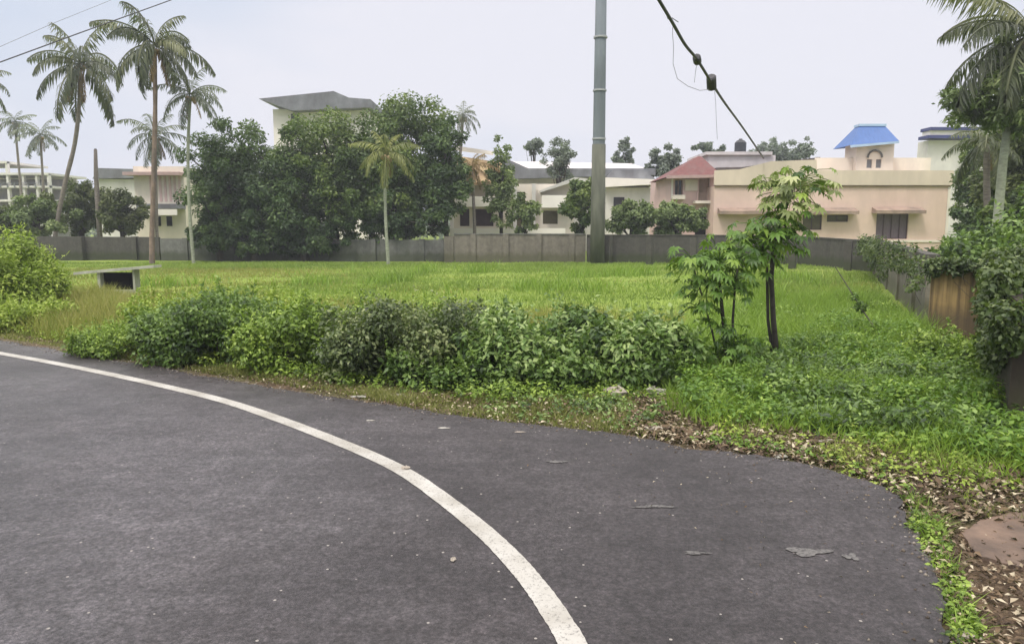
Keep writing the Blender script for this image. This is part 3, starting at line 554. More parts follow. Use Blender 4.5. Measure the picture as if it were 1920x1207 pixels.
creeper('creeper hanging on the side wall left of the rusty panel', [(12.1, 23.4), (8.5, 14.9), (7.45, 13.5)], [(1.55, .8), (1.45, .9), (1.4, .7)], 2400, .08, .045, 202, .14, cover=.35)
creeper('sparse creeper along the top of the rust stained panel', [b0, b1], [(1.5, 1.25), (1.5, 1.15)], 2600, .075, .045, 203, .13)
creeper('thick leafy creeper covering the near wall at the right edge', [(8.3, 12.3), (6.7, 9.8), (5.35, 7.75), (4.7, 6.6)], [(1.55, .1), (1.5, .15), (1.48, .55), (1.48, .85)], 30000, .065, .042, 204, .15, cover=1.7)
shrub('wild_bush', 'dark bluish broad leaved bush behind the right wall', (1790, 1990), 14.5, 18.5, 1.85, 12000, .15, .08, M['lf_shrub'], 205, 'bush', rad=.35, zlow=.9)
shrub('wild_bush', 'leafy bush at the foot of the near right wall', (1740, 1895), 8.9, 11.2, .42, 11000, .07, .04, M['lf_shrub2'], 206, 'bush', rad=.15)
# ------------------------------------------------------------------ trees
def limbs(b, r, base, top, rt, tips, twigs=True):
    base = Vector(base); top = Vector(top); pts = [base.lerp(top, s) + Vector((r.normal()*.04, r.normal()*.04, 0)) * (top-base).length*.3*s for s in (0, .25, .5, .75, 1)]
    b.tube(pts, [rt*1.25, rt, rt*.85, rt*.7, rt*.45], 8)
    for tp in tips:
        s = .35 + .6 * r.random(); o = base.lerp(top, s); tp = Vector(tp); mid = o.lerp(tp, .5) + Vector((0, 0, .12)) * (tp-o).length
        b.tube([o, mid, tp], [rt*.4, rt*.25, rt*.08], 5)
def tree(name, label, cpx, cpy, wpx, hpx, d, mat, n, seed, L=.2, W=.12, group=None, trunk=None, nc=70, depth=None, bark='bark_dark', low=False, cat='tree', gaps=.25, base_px=None):
    r = np.random.default_rng(seed); cx, _, cz = at(cpx, cpy, d); rx = wpx/2/F*d; rz = hpx/2/F*d; ry = depth or min(rx, 4.5) ; bx = X(base_px, d, 450) if base_px else cx
    root = thing(name, label, cat, (bx, d, 0), group); cen = []; cr_ = []
    while len(cen) < nc:
        u = unit(r.normal(size=3)); s = r.random()**.42; 
        if u[2] < 0: u[2] *= .9
        q = np.array([cx, d, cz]) + u * s * np.array([rx, ry, rz]) * (.88 + .22 * r.random()); 
        if q[2] < .5: continue
        cen.append(q); cr_.append((.16 + .16 * r.random()) * (rx*rz*ry)**(1/3) * (1.0 if s < .75 else .62))
    V, Fc, T = clumps(r, cen, cr_, n, L, W, up=.5, ctint=.6)
    npmesh('crown', V, Fc, mat, root, T)
    b = MB(); rt = trunk or rx * .06 + .06; tips = [tuple(cen[i]) for i in r.integers(0, nc, 12)]
    limbs(b, r, (bx, d, -.1), (cx, d, cz + rz*.3), rt, tips); b.build('trunk', M[bark], root, True)
    return root
GT = 'big dark trees in a row along the far wall'
tree('broadleaf_tree', 'dark rounded tree at the left end of the row, beside the slim palm', 440, 345, 190, 260, 44.5, M['lf_mass'], 24000, 301, group=GT, nc=90, base_px=430)
tree('broadleaf_tree', 'low dark tree between the left and middle trees of the row', 535, 365, 190, 240, 43.6, M['lf_mass'], 22000, 302, group=GT, nc=70)
tree('broadleaf_tree', 'mid green tree in front of the sloping grey roof', 625, 335, 220, 285, 44.8, M['lf_mass2'], 26000, 303, group=GT, nc=100)
tree('broadleaf_tree', 'tallest dark tree of the row, behind the yellowish palm', 760, 315, 210, 310, 46.0, M['lf_mass2'], 28000, 304, group=GT, nc=110)
tree('broadleaf_tree', 'narrow tree at the right end of the row', 832, 345, 100, 260, 44.0, M['lf_mass'], 14000, 305, group=GT, nc=60, base_px=840)
tree('broadleaf_tree', 'low dark tree hanging over the wall below the yellowish palm', 740, 405, 190, 120, 43.2, M['lf_mass'], 13000, 306, group=GT, nc=60, depth=1.5)
tree('broadleaf_tree', 'small dark tree low against the wall at the left', 410, 425, 130, 120, 42.8, M['lf_mass'], 12000, 307, group=GT, nc=50, depth=1.2)
tree('broadleaf_tree', 'deep green understorey tree in the middle of the row', 570, 440, 190, 96, 42.6, M['lf_mass'], 13000, 308, group=GT, nc=60, depth=1.2)
tree('broadleaf_tree', 'dense tree joining the middle and tallest trees', 695, 350, 150, 230, 43.8, M['lf_mass2'], 20000, 309, group=GT, nc=80)
tree('broadleaf_tree', 'dark low tree under the left part of the row', 475, 425, 150, 120, 42.5, M['lf_mass'], 12000, 310, group=GT, nc=50, depth=1.2)
GB = 'smaller trees and bushes behind the far walls'
tree('small_tree', 'olive bush between the leaning palm and the bare post', 150, 392, 110, 115, 50, M['lf_mass3'], 11000, 311, group=GB, nc=50)
tree('small_tree', 'olive bush right of the bare post', 228, 402, 95, 100, 49, M['lf_mass3'], 9000, 312, group=GB, nc=45)
tree('small_tree', 'brownish bush in the far left corner', 10, 418, 130, 62, 48, M['lf_mass3'], 8000, 313, group=GB, nc=40)
tree('small_tree', 'pale bush under the two small palms', 70, 408, 130, 84, 47, M['lf_bushlight'], 9000, 314, group=GB, nc=30)
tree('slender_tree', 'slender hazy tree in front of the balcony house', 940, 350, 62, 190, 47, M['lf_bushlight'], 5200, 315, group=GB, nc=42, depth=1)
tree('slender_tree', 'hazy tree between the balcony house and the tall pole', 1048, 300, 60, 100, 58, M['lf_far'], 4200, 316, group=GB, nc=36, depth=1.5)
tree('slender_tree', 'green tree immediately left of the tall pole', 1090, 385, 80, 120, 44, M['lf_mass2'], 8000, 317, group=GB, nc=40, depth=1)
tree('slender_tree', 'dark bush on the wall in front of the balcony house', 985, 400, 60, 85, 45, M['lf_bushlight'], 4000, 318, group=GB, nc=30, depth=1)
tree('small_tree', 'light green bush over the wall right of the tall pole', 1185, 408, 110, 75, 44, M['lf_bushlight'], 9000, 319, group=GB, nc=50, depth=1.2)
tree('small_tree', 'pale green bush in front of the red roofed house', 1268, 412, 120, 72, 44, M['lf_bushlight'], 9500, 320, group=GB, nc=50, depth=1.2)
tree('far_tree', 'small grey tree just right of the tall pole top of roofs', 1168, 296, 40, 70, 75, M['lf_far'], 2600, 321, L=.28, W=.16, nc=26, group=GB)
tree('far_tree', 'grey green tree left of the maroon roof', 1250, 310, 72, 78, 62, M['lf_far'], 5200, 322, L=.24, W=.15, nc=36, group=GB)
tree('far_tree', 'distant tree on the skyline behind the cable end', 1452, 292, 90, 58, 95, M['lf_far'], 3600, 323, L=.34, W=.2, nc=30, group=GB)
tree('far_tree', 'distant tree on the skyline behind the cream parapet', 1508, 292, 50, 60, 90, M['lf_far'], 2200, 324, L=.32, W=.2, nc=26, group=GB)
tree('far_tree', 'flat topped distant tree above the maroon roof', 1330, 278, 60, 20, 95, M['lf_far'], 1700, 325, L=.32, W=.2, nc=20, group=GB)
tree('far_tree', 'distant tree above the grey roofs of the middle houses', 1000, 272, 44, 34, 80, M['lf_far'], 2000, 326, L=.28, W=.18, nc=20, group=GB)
GR = 'trees crowded behind the right hand wall'
tree('broadleaf_tree', 'dark tree right beside the cream house', 1862, 350, 130, 230, 40, M['lf_mass2'], 20000, 331, group=GR, nc=80)
tree('broadleaf_tree', 'very dark low tree at the corner of the cream house', 1850, 425, 110, 110, 34, M['lf_mass'], 12000, 332, group=GR, nc=50)
tree('broadleaf_tree', 'olive tree filling the right edge', 1945, 300, 190, 330, 30, M['lf_mass3'], 24000, 333, group=GR, nc=90)
tree('broadleaf_tree', 'green tree low at the right edge above the creeper', 1935, 410, 170, 130, 25, M['lf_mass2'], 14000, 334, group=GR, nc=60)
# pale forked tree at the right
def forked_tree():
    d = 21; root = thing('forked_tree', 'slim pale trunked tree with forked yellow green crown at right', 'tree', (X(1866, d, 470), d, 0)); r = np.random.default_rng(340)
    p0 = Vector((X(1864, d, 480), d, -.1)); p1 = Vector(at(1880, 310, d)); p2 = Vector(at(1889, 235, d)); b = MB()
    b.tube([p0, p0.lerp(p1, .5), p1, p2], [.155, .13, .115, .10], 10)
    tips = [at(1850, 205, d), at(1872, 150, d), at(1905, 160, d), at(1935, 205, d-.4), at(1840, 180, d+.5), at(1920, 120, d)]
    for tp in tips: tp = Vector(tp); b.tube([p2, p2.lerp(tp, .5) + Vector((0, 0, .1)), tp], [.06, .045, .02], 6)
    b.build('trunk', M['bark_pale'], root, True); cen = []
    for tp in tips:
        for _ in range(7): cen.append(np.array(tp) + r.normal(size=3) * np.array([.38, .4, .28]))
    V, Fc, T = clumps(r, cen, .32 * (.6 + .6 * r.random(len(cen))), 8000, .17, .07, up=.4, ctint=.6, droop=.6)
    npmesh('crown', V, Fc, M['lf_bushlight'], root, T)
forked_tree()
# distant belt of trees that closes the horizon
r = np.random.default_rng(350); cen = []
for i in range(420):
    x = -130 + 270 * r.random(); y = 105 + 35 * r.random(); hmax = 5.2 + 1.8 * math.sin(x * .11) + 1.2 * math.sin(x * .37 + 1)
    cen.append((x, y, .5 + hmax * r.random()))
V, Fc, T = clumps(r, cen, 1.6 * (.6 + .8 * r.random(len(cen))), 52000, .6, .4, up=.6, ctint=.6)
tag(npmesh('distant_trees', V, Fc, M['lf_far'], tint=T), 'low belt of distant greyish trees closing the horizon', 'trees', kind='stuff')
# ------------------------------------------------------------------ palms
def palm(label, cpx, cpy, d, rpx, path, trunk_r, nf, seed, mat, bark='bark', group='coconut palms', dry=3, nuts=True, leaflets=24, hang=.45, wfac=1.0, elev=(82, -38), azr=None, base=None):
    r = np.random.default_rng(seed); C0 = np.array(at(cpx, cpy, d)); Lf = rpx / F * d * 1.22
    pts = [Vector(at(px, py, d)) for px, py in path]; g0 = pts[-1].copy(); g0.z = -.1; pts.append(g0)
    root = thing('coconut_palm', label, 'palm', (g0.x, g0.y, 0), group)
    pp = []; m = len(pts)                                     # smooth trunk line
    for i in range(m-1):
        q0, q1, q2, q3 = pts[max(i-1, 0)], pts[i], pts[i+1], pts[min(i+2, m-1)]
        for s in (0, .25, .5, .75): pp.append(.5*((2*q1)+(q2-q0)*s+(2*q0-5*q1+4*q2-q3)*s*s+(3*q1-q0-3*q2+q3)*s**3))
    pp.append(pts[-1]); k_ = len(pp); rd = [trunk_r * (.72 + .28 * i/(k_-1)) * (1 + .05 * r.normal()) for i in range(k_)]; rd[-1] *= 1.25
    MB().tube(pp, rd, 9).build('trunk', M[bark], root, True)
    def frond(az, e0, dr, L_, tint, width=1.0):
        K = 9; p = C0.copy(); P = [p.copy()]; a0 = az
        for i in range(K):
            t_ = (i+.5)/K; e = e0 - dr * t_**1.15; p = p + L_/K * np.array([math.cos(a0)*math.cos(e), math.sin(a0)*math.cos(e), math.sin(e)]); a0 += .02*r.normal(); P.append(p.copy())
        P = np.array(P); n_ = leaflets; ts = np.linspace(.14, .995, n_); seg = np.clip((ts*K).astype(int), 0, K-1); fr = ts*K - seg
        Q = P[seg] * (1-fr)[:, None] + P[seg+1] * fr[:, None]; Fw = unit(P[seg+1]-P[seg]); S = np.tile(unit(np.array([-math.sin(az), math.cos(az), 0.])), (n_, 1)); out = []
        prof = (np.sin(np.pi * np.clip(ts*.9+.08, 0, 1))**.6) * .9 + .12
        for sd2 in (-1, 1):
            D = unit(S*sd2*(.8) + Fw*.55 + np.array([0, 0, -hang]) * (.6 + .8*r.random(n_))[:, None] + .12*r.normal(size=(n_, 3)))
            Nn = unit(np.cross(D, Fw)*sd2*-1 + np.array([0, 0, .5])); ll = L_*.25*width*prof*(.85+.3*r.random(n_))
            v, f, k2 = leaf1(Q, D, Nn, ll, np.full(n_, .085*wfac*L_/3.2), .1, .3); out.append((v, f, np.clip(tint + .15*r.normal(size=n_), 0, 1)))
        # rachis as slim four sided strips
        W_ = .04*L_/3.2; up = np.array([0, 0, 1.]); A = P + S[0]*W_; B = P - S[0]*W_; Cc = P - up*W_*1.6; V = np.concatenate([A, B, Cc]); f = []
        for i in range(K): f += [(i, i+1, i+1+K+1, i+K+1), (i+K+1, i+K+2, i+1+2*(K+1), i+2*(K+1)), (i+2*(K+1), i+1+2*(K+1), i+1, i)]
        out.append((V, np.array(f), np.full(len(f), min(1, tint+.25)))); return merge(out)
    fr_ = []
    for i in range(nf):
        az = i * 2.39996 + .25*r.normal(); q = (i+.5)/nf; e0 = R(elev[0] + (elev[1]-elev[0]) * q**.85 + 6*r.normal()); dr = R(38 + 48*(1-abs(q-.45)) + 8*r.normal())
        fr_.append(frond(az, e0, dr, Lf*(.78 + .3*r.random())*(.8 if q < .12 else 1), .2 + .5*r.random() + .25*(q < .3)))
    V, Fc, T = merge(fr_); npmesh('crown', V, Fc, M[mat], root, T)
    if dry:
        V, Fc, T = merge([frond(r.random()*6.28, R(-50 - 15*r.random()), R(28), Lf*.62, r.random(), .8) for _ in range(dry)]); npmesh('dry_frond', V, Fc, M['dry'], root, T)
    if nuts:
        b = MB()
        for _ in range(7):
            a_ = r.random()*6.28; c = C0 + np.array([math.cos(a_)*.2, math.sin(a_)*.2, -.22 - .2*r.random()]); rr_ = .12
            b.tube([(c[0], c[1], c[2]-rr_*1.2), (c[0], c[1], c[2]-rr_*.6), (c[0], c[1], c[2]), (c[0], c[1], c[2]+rr_*.7), (c[0], c[1], c[2]+rr_)], [.02, rr_*.75, rr_, rr_*.75, .02], 7)
        b.build('coconut', M['ochre'], root, True)
    return root
palm('tall leaning palm with curved trunk, far left', 150, 118, 47, 100, [(150, 125), (148, 200), (140, 270), (124, 335), (110, 400), (103, 450)], .15, 17, 401, 'lf_palm', leaflets=34, hang=.95, elev=(84, -42))
palm('tallest straight palm with brown trunk standing at the field edge', 290, 84, 39.5, 98, [(290, 92), (291, 200), (288, 330), (285, 440), (285, 485)], .15, 19, 402, 'lf_palm', 'bark_brown', leaflets=34, hang=1.0, elev=(84, -45))
palm('slim palm with thin grey trunk just right of the tallest palm', 357, 176, 40.5, 62, [(357, 180), (353, 260), (353, 340), (357, 420), (362, 480)], .10, 17, 403, 'lf_palmgrey', 'bark_pale', hang=.5)
palm('pale palm crown half hidden behind the tallest palm trunk', 290, 252, 50, 62, [(290, 262), (292, 340), (294, 430)], .12, 18, 404, 'lf_palmgrey', dry=6)
palm('small distant palm at the far left edge', 28, 228, 72, 34, [(28, 235), (36, 320), (42, 390), (50, 440)], .14, 16, 405, 'lf_palmgrey', leaflets=16, wfac=1.5)
palm('small distant palm between the far left palm and the leaning palm', 76, 252, 70, 42, [(76, 260), (80, 330), (84, 400), (84, 440)], .14, 16, 406, 'lf_palmgrey', leaflets=16, wfac=1.5)
palm('palm mostly outside the frame at the left edge', -42, 150, 50, 58, [(-42, 160), (-40, 300), (-36, 440)], .18, 18, 407, 'lf_palm')
palm('short yellowish palm in front of the dark tree row', 724, 286, 39, 58, [(724, 296), (722, 360), (724, 430), (728, 492)], .10, 17, 408, 'lf_palmyel', 'bark_pale', hang=.7, dry=2)
palm('faint palm rising at the right end of the dark trees', 868, 215, 52, 34, [(868, 222), (862, 300), (850, 400), (846, 440)], .13, 16, 409, 'lf_palmgrey', leaflets=16, wfac=1.4)
palm('large palm at the upper right corner with long drooping fronds', 1935, 62, 21, 165, [(1935, 75), (1938, 250), (1945, 430)], .15, 26, 410, 'lf_palm', leaflets=56, hang=.9, wfac=.6, dry=2)
palm('low palm whose fronds stick out beside the cream house', 1850, 262, 27, 78, [(1850, 272), (1850, 350), (1852, 440)], .14, 16, 411, 'lf_palm', leaflets=28, dry=1, nuts=False)
palm('tawny palm drooping beside the balcony house', 885, 312, 46.5, 44, [(885, 320), (888, 380), (890, 430)], .12, 18, 412, 'dry', hang=.6, dry=2, nuts=False)
# bare post
d = 48; root = thing('bare_trunk', 'bare dead palm trunk standing between two olive bushes', 'trunk', (X(184, d), d, 0))
MB().tube([(X(184, d), d, -.1), at(183, 380, d), at(180, 330, d), at(179, 281, d)], [.17, .15, .13, .10], 8).build('trunk', M['bark'], root, True)
MB().tube([at(179, 281.5, d), at(179, 279, d)], [.10, .06], 8).build('broken_top', M['bark_dark'], root)
# ------------------------------------------------------------------ tall pole
d = 40; xp = X(1121, d); root = thing('utility_pole', 'tall thick grey pole rising out of the frame in front of the far wall', 'pole', (xp, d, 0))
MB().tube([(xp, d, -.1), (xp, d, 5), (xp, d, 10), (xp, d, 15.2)], [.36, .335, .31, .28], 20).build('shaft', M['conc_pole'], root, True)
MB().tube([(xp, d, -.08), (xp, d, 2.5), (xp, d, 6.35)], [.40, .385, .365], 20).build('dark_base_sleeve', M['bark_dark'] if False else plain('blotched_pole_base', (.10, .105, .08), .9, .35, 1.5, stain=(.05, .06, .035), stretch=(2, 2, .4)), root, True)  # darker blotched sleeve round the lower shaft
for bz in (6.6, 9.1, 11.8): MB().tube([(xp, d, bz), (xp, d, bz+.09)], [.365, .365], 20).build('clamp_band', M['steel'], root)
MB().box(xp-.5, xp+.5, d-.34, d-.24, 14.3, 14.5).build('cross_arm', M['steel'], root)
# ------------------------------------------------------------------ houses
def panes(root, ops, y, mat, frame=None, bars=2, dep=.12):
    for a, b_, c, e in ops:
        f = MB(); t_ = .05
        f.box(a, b_, y+dep-.05, y+dep-.01, c, c+t_).box(a, b_, y+dep-.05, y+dep-.01, e-t_, e).box(a, a+t_, y+dep-.05, y+dep-.01, c+t_, e-t_).box(b_-t_, b_, y+dep-.05, y+dep-.01, c+t_, e-t_)
        for i in range(1, bars+1):
            x = a + (b_-a)*i/(bars+1); f.box(x-.025, x+.025, y+dep-.048, y+dep-.012, c+t_, e-t_)
        w_ = f.build('window', M[frame or 'maroon'], root)
        MB().box(a, b_, y+dep+.0, y+dep+.03, c, e).build('pane', M[mat], w_)
def shell(mb, x0, x1, y0, y1, z0, z1, openfront=True):   # sides, back and top; the front comes from facade()
    mb.add([(x0,y0,z0),(x1,y0,z0),(x1,y1,z0),(x0,y1,z0),(x0,y0,z1),(x1,y0,z1),(x1,y1,z1),(x0,y1,z1)], [(4,5,6,7),(1,2,6,5),(2,3,7,6),(3,0,4,7)]); return mb
# cream house
d = 46; dd = d
x0, x1 = X(1338, d), X(1776, d, 420); zb = -.1; zr = Z(349, d)
root = thing('cream_house', 'long cream and pink flat roofed house with brown window shades', 'house', ((x0+x1)/2, d + 4, 0))
ops = [(X(1643, d, 420), X(1703, d, 420), Z(448, d), Z(400, d)), (X(1550, d, 420), X(1590, d, 420), Z(416, d), Z(403, d)), (X(1505, d, 420), X(1541, d, 420), Z(431, d), Z(403, d))]
mb = MB().facade(x0, x1, zb, zr, d, ops, .16); shell(mb, x0, x1, d, d+9, zb, zr); mb.build('wall', M['cream'], root)
panes(root, ops[:1], d, 'curtain', 'maroon', 3, .14); panes(root, ops[1:], d, 'olive_glass', 'maroon', 1, .14)
xr = X(1785, d, 335); zt = Z(320, d)
MB().prism([(x0-.05, zr+.05), (xr, zr+.05), (xr, zt), (X(1530, d, 320), zt), (X(1528, d, 320), Z(300, d)), (X(1440, d), Z(303, d)), (X(1382, d), Z(318, d)), (x0-.05, Z(320, d))], d-.16, d+.04).build('parapet', M['cream2'], root)
MB().box(x0-.02, xr-.1, d-.10, d-.003, zr-.03, zr+.047).build('cornice', M['chajja'], root)
MB().box(xr-.2, xr, d+.045, d+9, zr+.05, zt).build('parapet_return', M['cream2'], root)
for a, b_, yy0, yy1 in ((1345, 1602, 392, 402), (1634, 1726, 391, 401)):
    MB().add([(X(a,d,400), d-.65, Z(yy1,d)), (X(b_,d,400), d-.65, Z(yy1,d)), (X(b_,d,400), d-.003, Z(yy1,d)+.06), (X(a,d,400), d-.003, Z(yy1,d)+.06), (X(a,d,400), d-.65, Z(yy1,d)+.2), (X(b_,d,400), d-.65, Z(yy1,d)+.2), (X(b_,d,400), d-.003, Z(yy0,d)+.08), (X(a,d,400), d-.003, Z(yy0,d)+.08)],
             [(0,3,2,1),(4,5,6,7),(0,1,5,4),(1,2,6,5),(2,3,7,6),(3,0,4,7)]).build('sunshade', M['chajja'], root)
MB().box(x0, x1+.05, d-.06, d-.003, Z(454, d), Z(450, d)).build('plinth_band', M['cream_pale'], root)
MB().box(x1-.12, x1+.03, d-.05, d-.004, Z(450, d)+.003, zr-.04).build('corner_strip', M['cream_pale'], root)
# roof terrace: rear parapet and stair room with blue roof
d2 = 49
MB().box(X(1528, d2, 310), X(1745, d2, 310), d2, d2+.2, zr-.1, Z(296, d2)).build('terrace_parapet', M['cream_pale'], root)
sr0, sr1 = X(1606, d2-.4, 290), X(1676, d2-.4, 290); st = Z(265, d2-.4)
op2 = [(X(1614, d2), X(1624, d2), Z(316, d2), Z(300, d2)), (X(1631, d2), X(1641, d2), Z(316, d2), Z(300, d2))]
mb = MB().facade(sr0, sr1, zr-.1, st, d2-.4, op2, .1); shell(mb, sr0, sr1, d2-.4, d2+1.3, zr-.1, st); stair = mb.build('stair_room', M['cream_pale'], root)
MB().box(op2[0][0]-.02, op2[0][1]+.02, d2-.29, d2-.26, op2[0][2], op2[0][3]).build('slot_window', M['roofgrey'], stair)
MB().box(op2[1][0]-.02, op2[1][1]+.02, d2-.29, d2-.26, op2[1][2], op2[1][3]).build('slot_window', M['roofgrey'], stair)
ca = ((op2[0][0]+op2[1][1])/2, Z(297, d2)); b = MB(); arc = []
for i in range(9):
    a = math.pi * i / 8; arc.append((ca[0] + .47*math.cos(a), d2-.46, ca[1] + .45*math.sin(a)))
b.tube(arc, .07, 6).build('arch_moulding', M['wall_grey'], stair)
za, zc = Z(268, d2), Z(237, d2); yb = d2-1.0
ex0, ex1 = X(1596, yb, 270), X(1686, yb, 265); rx0, rx1 = X(1612, yb+1, 240), X(1660, yb+1, 240)
zd = Z(280, d2)
rf = MB().add([(ex0, yb, za-.25), (ex1, yb, za), (ex1, d2+1.7, za), (ex0, d2+1.7, za-.25), (rx0, yb+1.0, zc), (rx1, yb+1.0, zc), (rx1, yb+1.7, zc), (rx0, yb+1.7, zc)],
         [(0,1,5,4),(1,2,6,5),(2,3,7,6),(3,0,4,7),(4,5,6,7)]).build('blue_roof', M['blue'], root)
MB().add([(ex0, yb-.02, za-.25-.16), (ex1, yb-.02, za-.13), (ex1, yb-.02, za-.003), (ex0, yb-.02, za-.253), (ex0, yb+.12, za-.41), (ex1, yb+.12, za-.13), (ex1, yb+.12, za-.003), (ex0, yb+.12, za-.253)], [(0,1,2,3),(7,6,5,4),(0,4,5,1),(3,2,6,7),(0,3,7,4),(1,5,6,2)]).build('eave_fascia', M['blue_pale'], rf)
MB().box(rx0-.05, rx1+.05, yb+.95, yb+1.75, zc+.003, zc+.15).build('ridge_cap', M['blue_pale'], rf)
# building with dark bands, behind to the right
d = 58; root = thing('white_house', 'white house corner with two navy roof bands above the cream parapet', 'house', (X(1790, d), d+3, 0))
MB().box(X(1748, d, 260), X(1880, d, 260), d+.5, d+2, -.1, Z(262, d)).build('wall', M['white'], root)
MB().box(X(1738, d, 250), X(1890, d, 250), d-.2, d+1.2, Z(260, d), Z(254, d)).build('roof_band', M['navy'], root)
MB().box(X(1744, d, 250), X(1890, d, 250), d, d+1.1, Z(254, d)+.003, Z(245, d)).build('roof_slab', M['white_clean'], root)
MB().box(X(1742, d, 240), X(1890, d, 240), d-.2, d+1.2, Z(245, d)+.003, Z(239, d)).build('roof_band', M['navy'], root)
# red roofed house
d = 47.5; root = thing('red_roofed_house', 'two storey pink house with maroon tiled roof and small balcony', 'house', (X(1300, d), d+3, 0))
x0, x1 = X(1258, d, 350), X(1343, d, 350); zt = Z(331, d)
ops = [(X(1264, d), X(1279, d), Z(368, d), Z(337, d)), (X(1309, d), X(1329, d), Z(377, d), Z(334, d)), (X(1304, d), X(1334, d), -.05, Z(403, d))]
mb = MB().facade(x0, x1, -.1, zt, d, ops, .3); shell(mb, x0, x1, d, d+7, -.1, zt); mb.build('wall', M['pinkwall'], root)
panes(root, ops[:1], d, 'glass', 'chajja', 1, .25)
dr_ = MB().box(ops[1][0], ops[1][1], d+.2, d+.25, ops[1][2], ops[1][3]).build('door', M['chajja'], root)
MB().box(ops[2][0], ops[2][1], d+.25, d+.3, ops[2][2], ops[2][3]).build('doorway', M['void'], root)  # near-black panel standing in for the shaded inside
MB().box(X(1283, d), X(1306, d), d-.08, d-.003, Z(358, d), Z(337, d)).build('shutter', M['cream_pale'], root)
MB().box(X(1258, d), X(1281, d), d-.45, d-.003, Z(374, d), Z(366, d)).build('window_ledge', M['cream_pale'], root)
bal = MB().box(X(1298, d), X(1330, d), d-.7, d-.003, Z(382, d), Z(377, d)).build('balcony', M['cream_pale'], root)
b = MB()
for i in range(8):
    x = X(1299 + i*4.2, d); b.box(x, x+.03, d-.68, d-.65, Z(377, d)+.003, Z(362, d))
b.build('railing', M['chajja'], bal)
MB().box(x0+.02, x0+.13, d-.06, d-.003, Z(372, d), zt-.01).build('corner_strip', M['white_clean'], root)
ze = Z(331, d); xe0, xe1 = X(1244, d, 330), X(1347, d, 330); yr = d-.9
zp = Z(290, d); xpk = X(1306, d+2, 295)
MB().add([(xe0, yr, ze-.1), (xe1, yr, ze), (xe1, d+5, ze), (xe0, d+5, ze-.1), (xpk-.1, d+1.2, zp), (xpk+.1, d+1.2, zp), (xpk+.1, d+2.6, zp), (xpk-.1, d+2.6, zp), (X(1270, d), d+1.0, Z(309, d)), ],
         [(0,1,5,4),(1,2,6,5),(2,3,7,6),(3,0,4,7),(4,5,6,7)]).build('roof', M['tile'], root)
MB().obox((xe0, yr-.04), (xe1, yr-.04), .08, ze-.2, ze-.003, ze-.12, ze+.05).build('fascia', M['tile_trim'], root)
MB().box(X(1318, d+4), X(1440, d+4), d+3, d+8, Z(335, d), Z(291, d+3)).build('rear_wing', M['roofpale'], root)
MB().box(X(1312, d+4), X(1432, d+4), d+2.8, d+8.2, Z(291, d+3)+.003, Z(285, d+3)).build('terrace_slab', M['roofpale'], root)
MB().prism([(X(1338, d+2), Z(330, d+1)), (X(1385, d+2), Z(324, d+1)), (X(1528, d+2), Z(300, d+1)), (X(1528, d+2), Z(293, d+1)), (X(1385, d+2), Z(312, d+1)), (X(1338, d+2), Z(313, d+1))], d+1.6, d+2.6).build('roof_edge', M['roofdark'], root)
dt = d+5; zt = Z(283, dt); xt = X(1388, dt, 280); root2 = thing('water_tank', 'black round water tank on the terrace of the red roofed house', 'tank', (xt, dt, zt))
b = MB(); b.tube([(xt, dt, zt-.25), (xt, dt, zt+.55), (xt, dt, zt+.7), (xt, dt, zt+.76)], [.40, .40, .26, .12], 18); b.build('tank_body', M['tank'], root2)
MB().tube([(xt, dt, zt+.763), (xt, dt, zt+.82)], [.13, .12], 12).build('tank_lid', M['tank'], root2)
# white balcony house
d = 50; root = thing('balcony_house', 'low white house with balcony bands and ochre front, half hidden by trees', 'house', (X(950, d), d+3, 0))
x0, x1 = X(849, d), X(1076, d); zt = Z(345, d)
ops = [(X(862, d), X(880, d), Z(424, d), Z(392, d)), (X(890, d), X(925, d), Z(424, d), Z(392, d)), (X(1018, d), X(1046, d), Z(420, d), Z(395, d)), (X(960, d), X(985, d), Z(424, d), Z(360, d))]
mb = MB().facade(x0, x1, -.1, zt, d, ops, .3); shell(mb, x0, x1, d, d+7, -.1, zt); mb.build('wall', M['cream_pale'], root)
for o_ in ops[:2]: MB().box(o_[0], o_[1], d+.25, d+.3, o_[2], o_[3]).build('doorway', M['maroon'], root)
for o_ in ops[2:]: MB().box(o_[0], o_[1], d+.25, d+.3, o_[2], o_[3]).build('doorway', M['olive_glass'], root)
MB().box(X(855, d), X(932, d), d-.8, d-.003, Z(388, d), Z(369, d)).build('balcony', M['white_clean'], root)
MB().box(X(1015, d), X(1076, d), d-.8, d-.003, Z(390, d), Z(367, d)).build('balcony', M['white_clean'], root)
MB().box(X(849, d), X(1058, d), d-1.2, d-.9, -.1, Z(428, d)).build('veranda_parapet', M['white_clean'], root)
MB().box(X(845, d), X(852, d), d-.9, d-.6, -.1, Z(366, d)).build('column', M['white_clean'], root)
for px in (962, 997): MB().box(X(px, d), X(px+7, d), d-.5, d-.2, -.1, Z(345, d)).build('column', M['white'], root)
MB().add([(X(850, d), d-1, Z(345, d)), (X(940, d), d-1, Z(343, d)), (X(940, d), d+3, Z(298, d)), (X(850, d), d+3, Z(284, d)), (X(850, d), d-1, Z(350, d)), (X(940, d), d-1, Z(348, d)), (X(940, d), d+3, Z(303, d)), (X(850, d), d+3, Z(289, d))], [(0,1,2,3),(7,6,5,4),(0,4,5,1),(1,5,6,2),(3,2,6,7),(0,3,7,4)]).build('ochre_roof', M['ochre'], root)
MB().prism([(X(852, d+3), Z(281, d+3)), (X(925, d+3), Z(290, d+3)), (X(925, d+3), Z(284, d+3)), (X(852, d+3), Z(273, d+3))], d+3, d+3.4).build('ridge_beam', M['white_clean'], root)
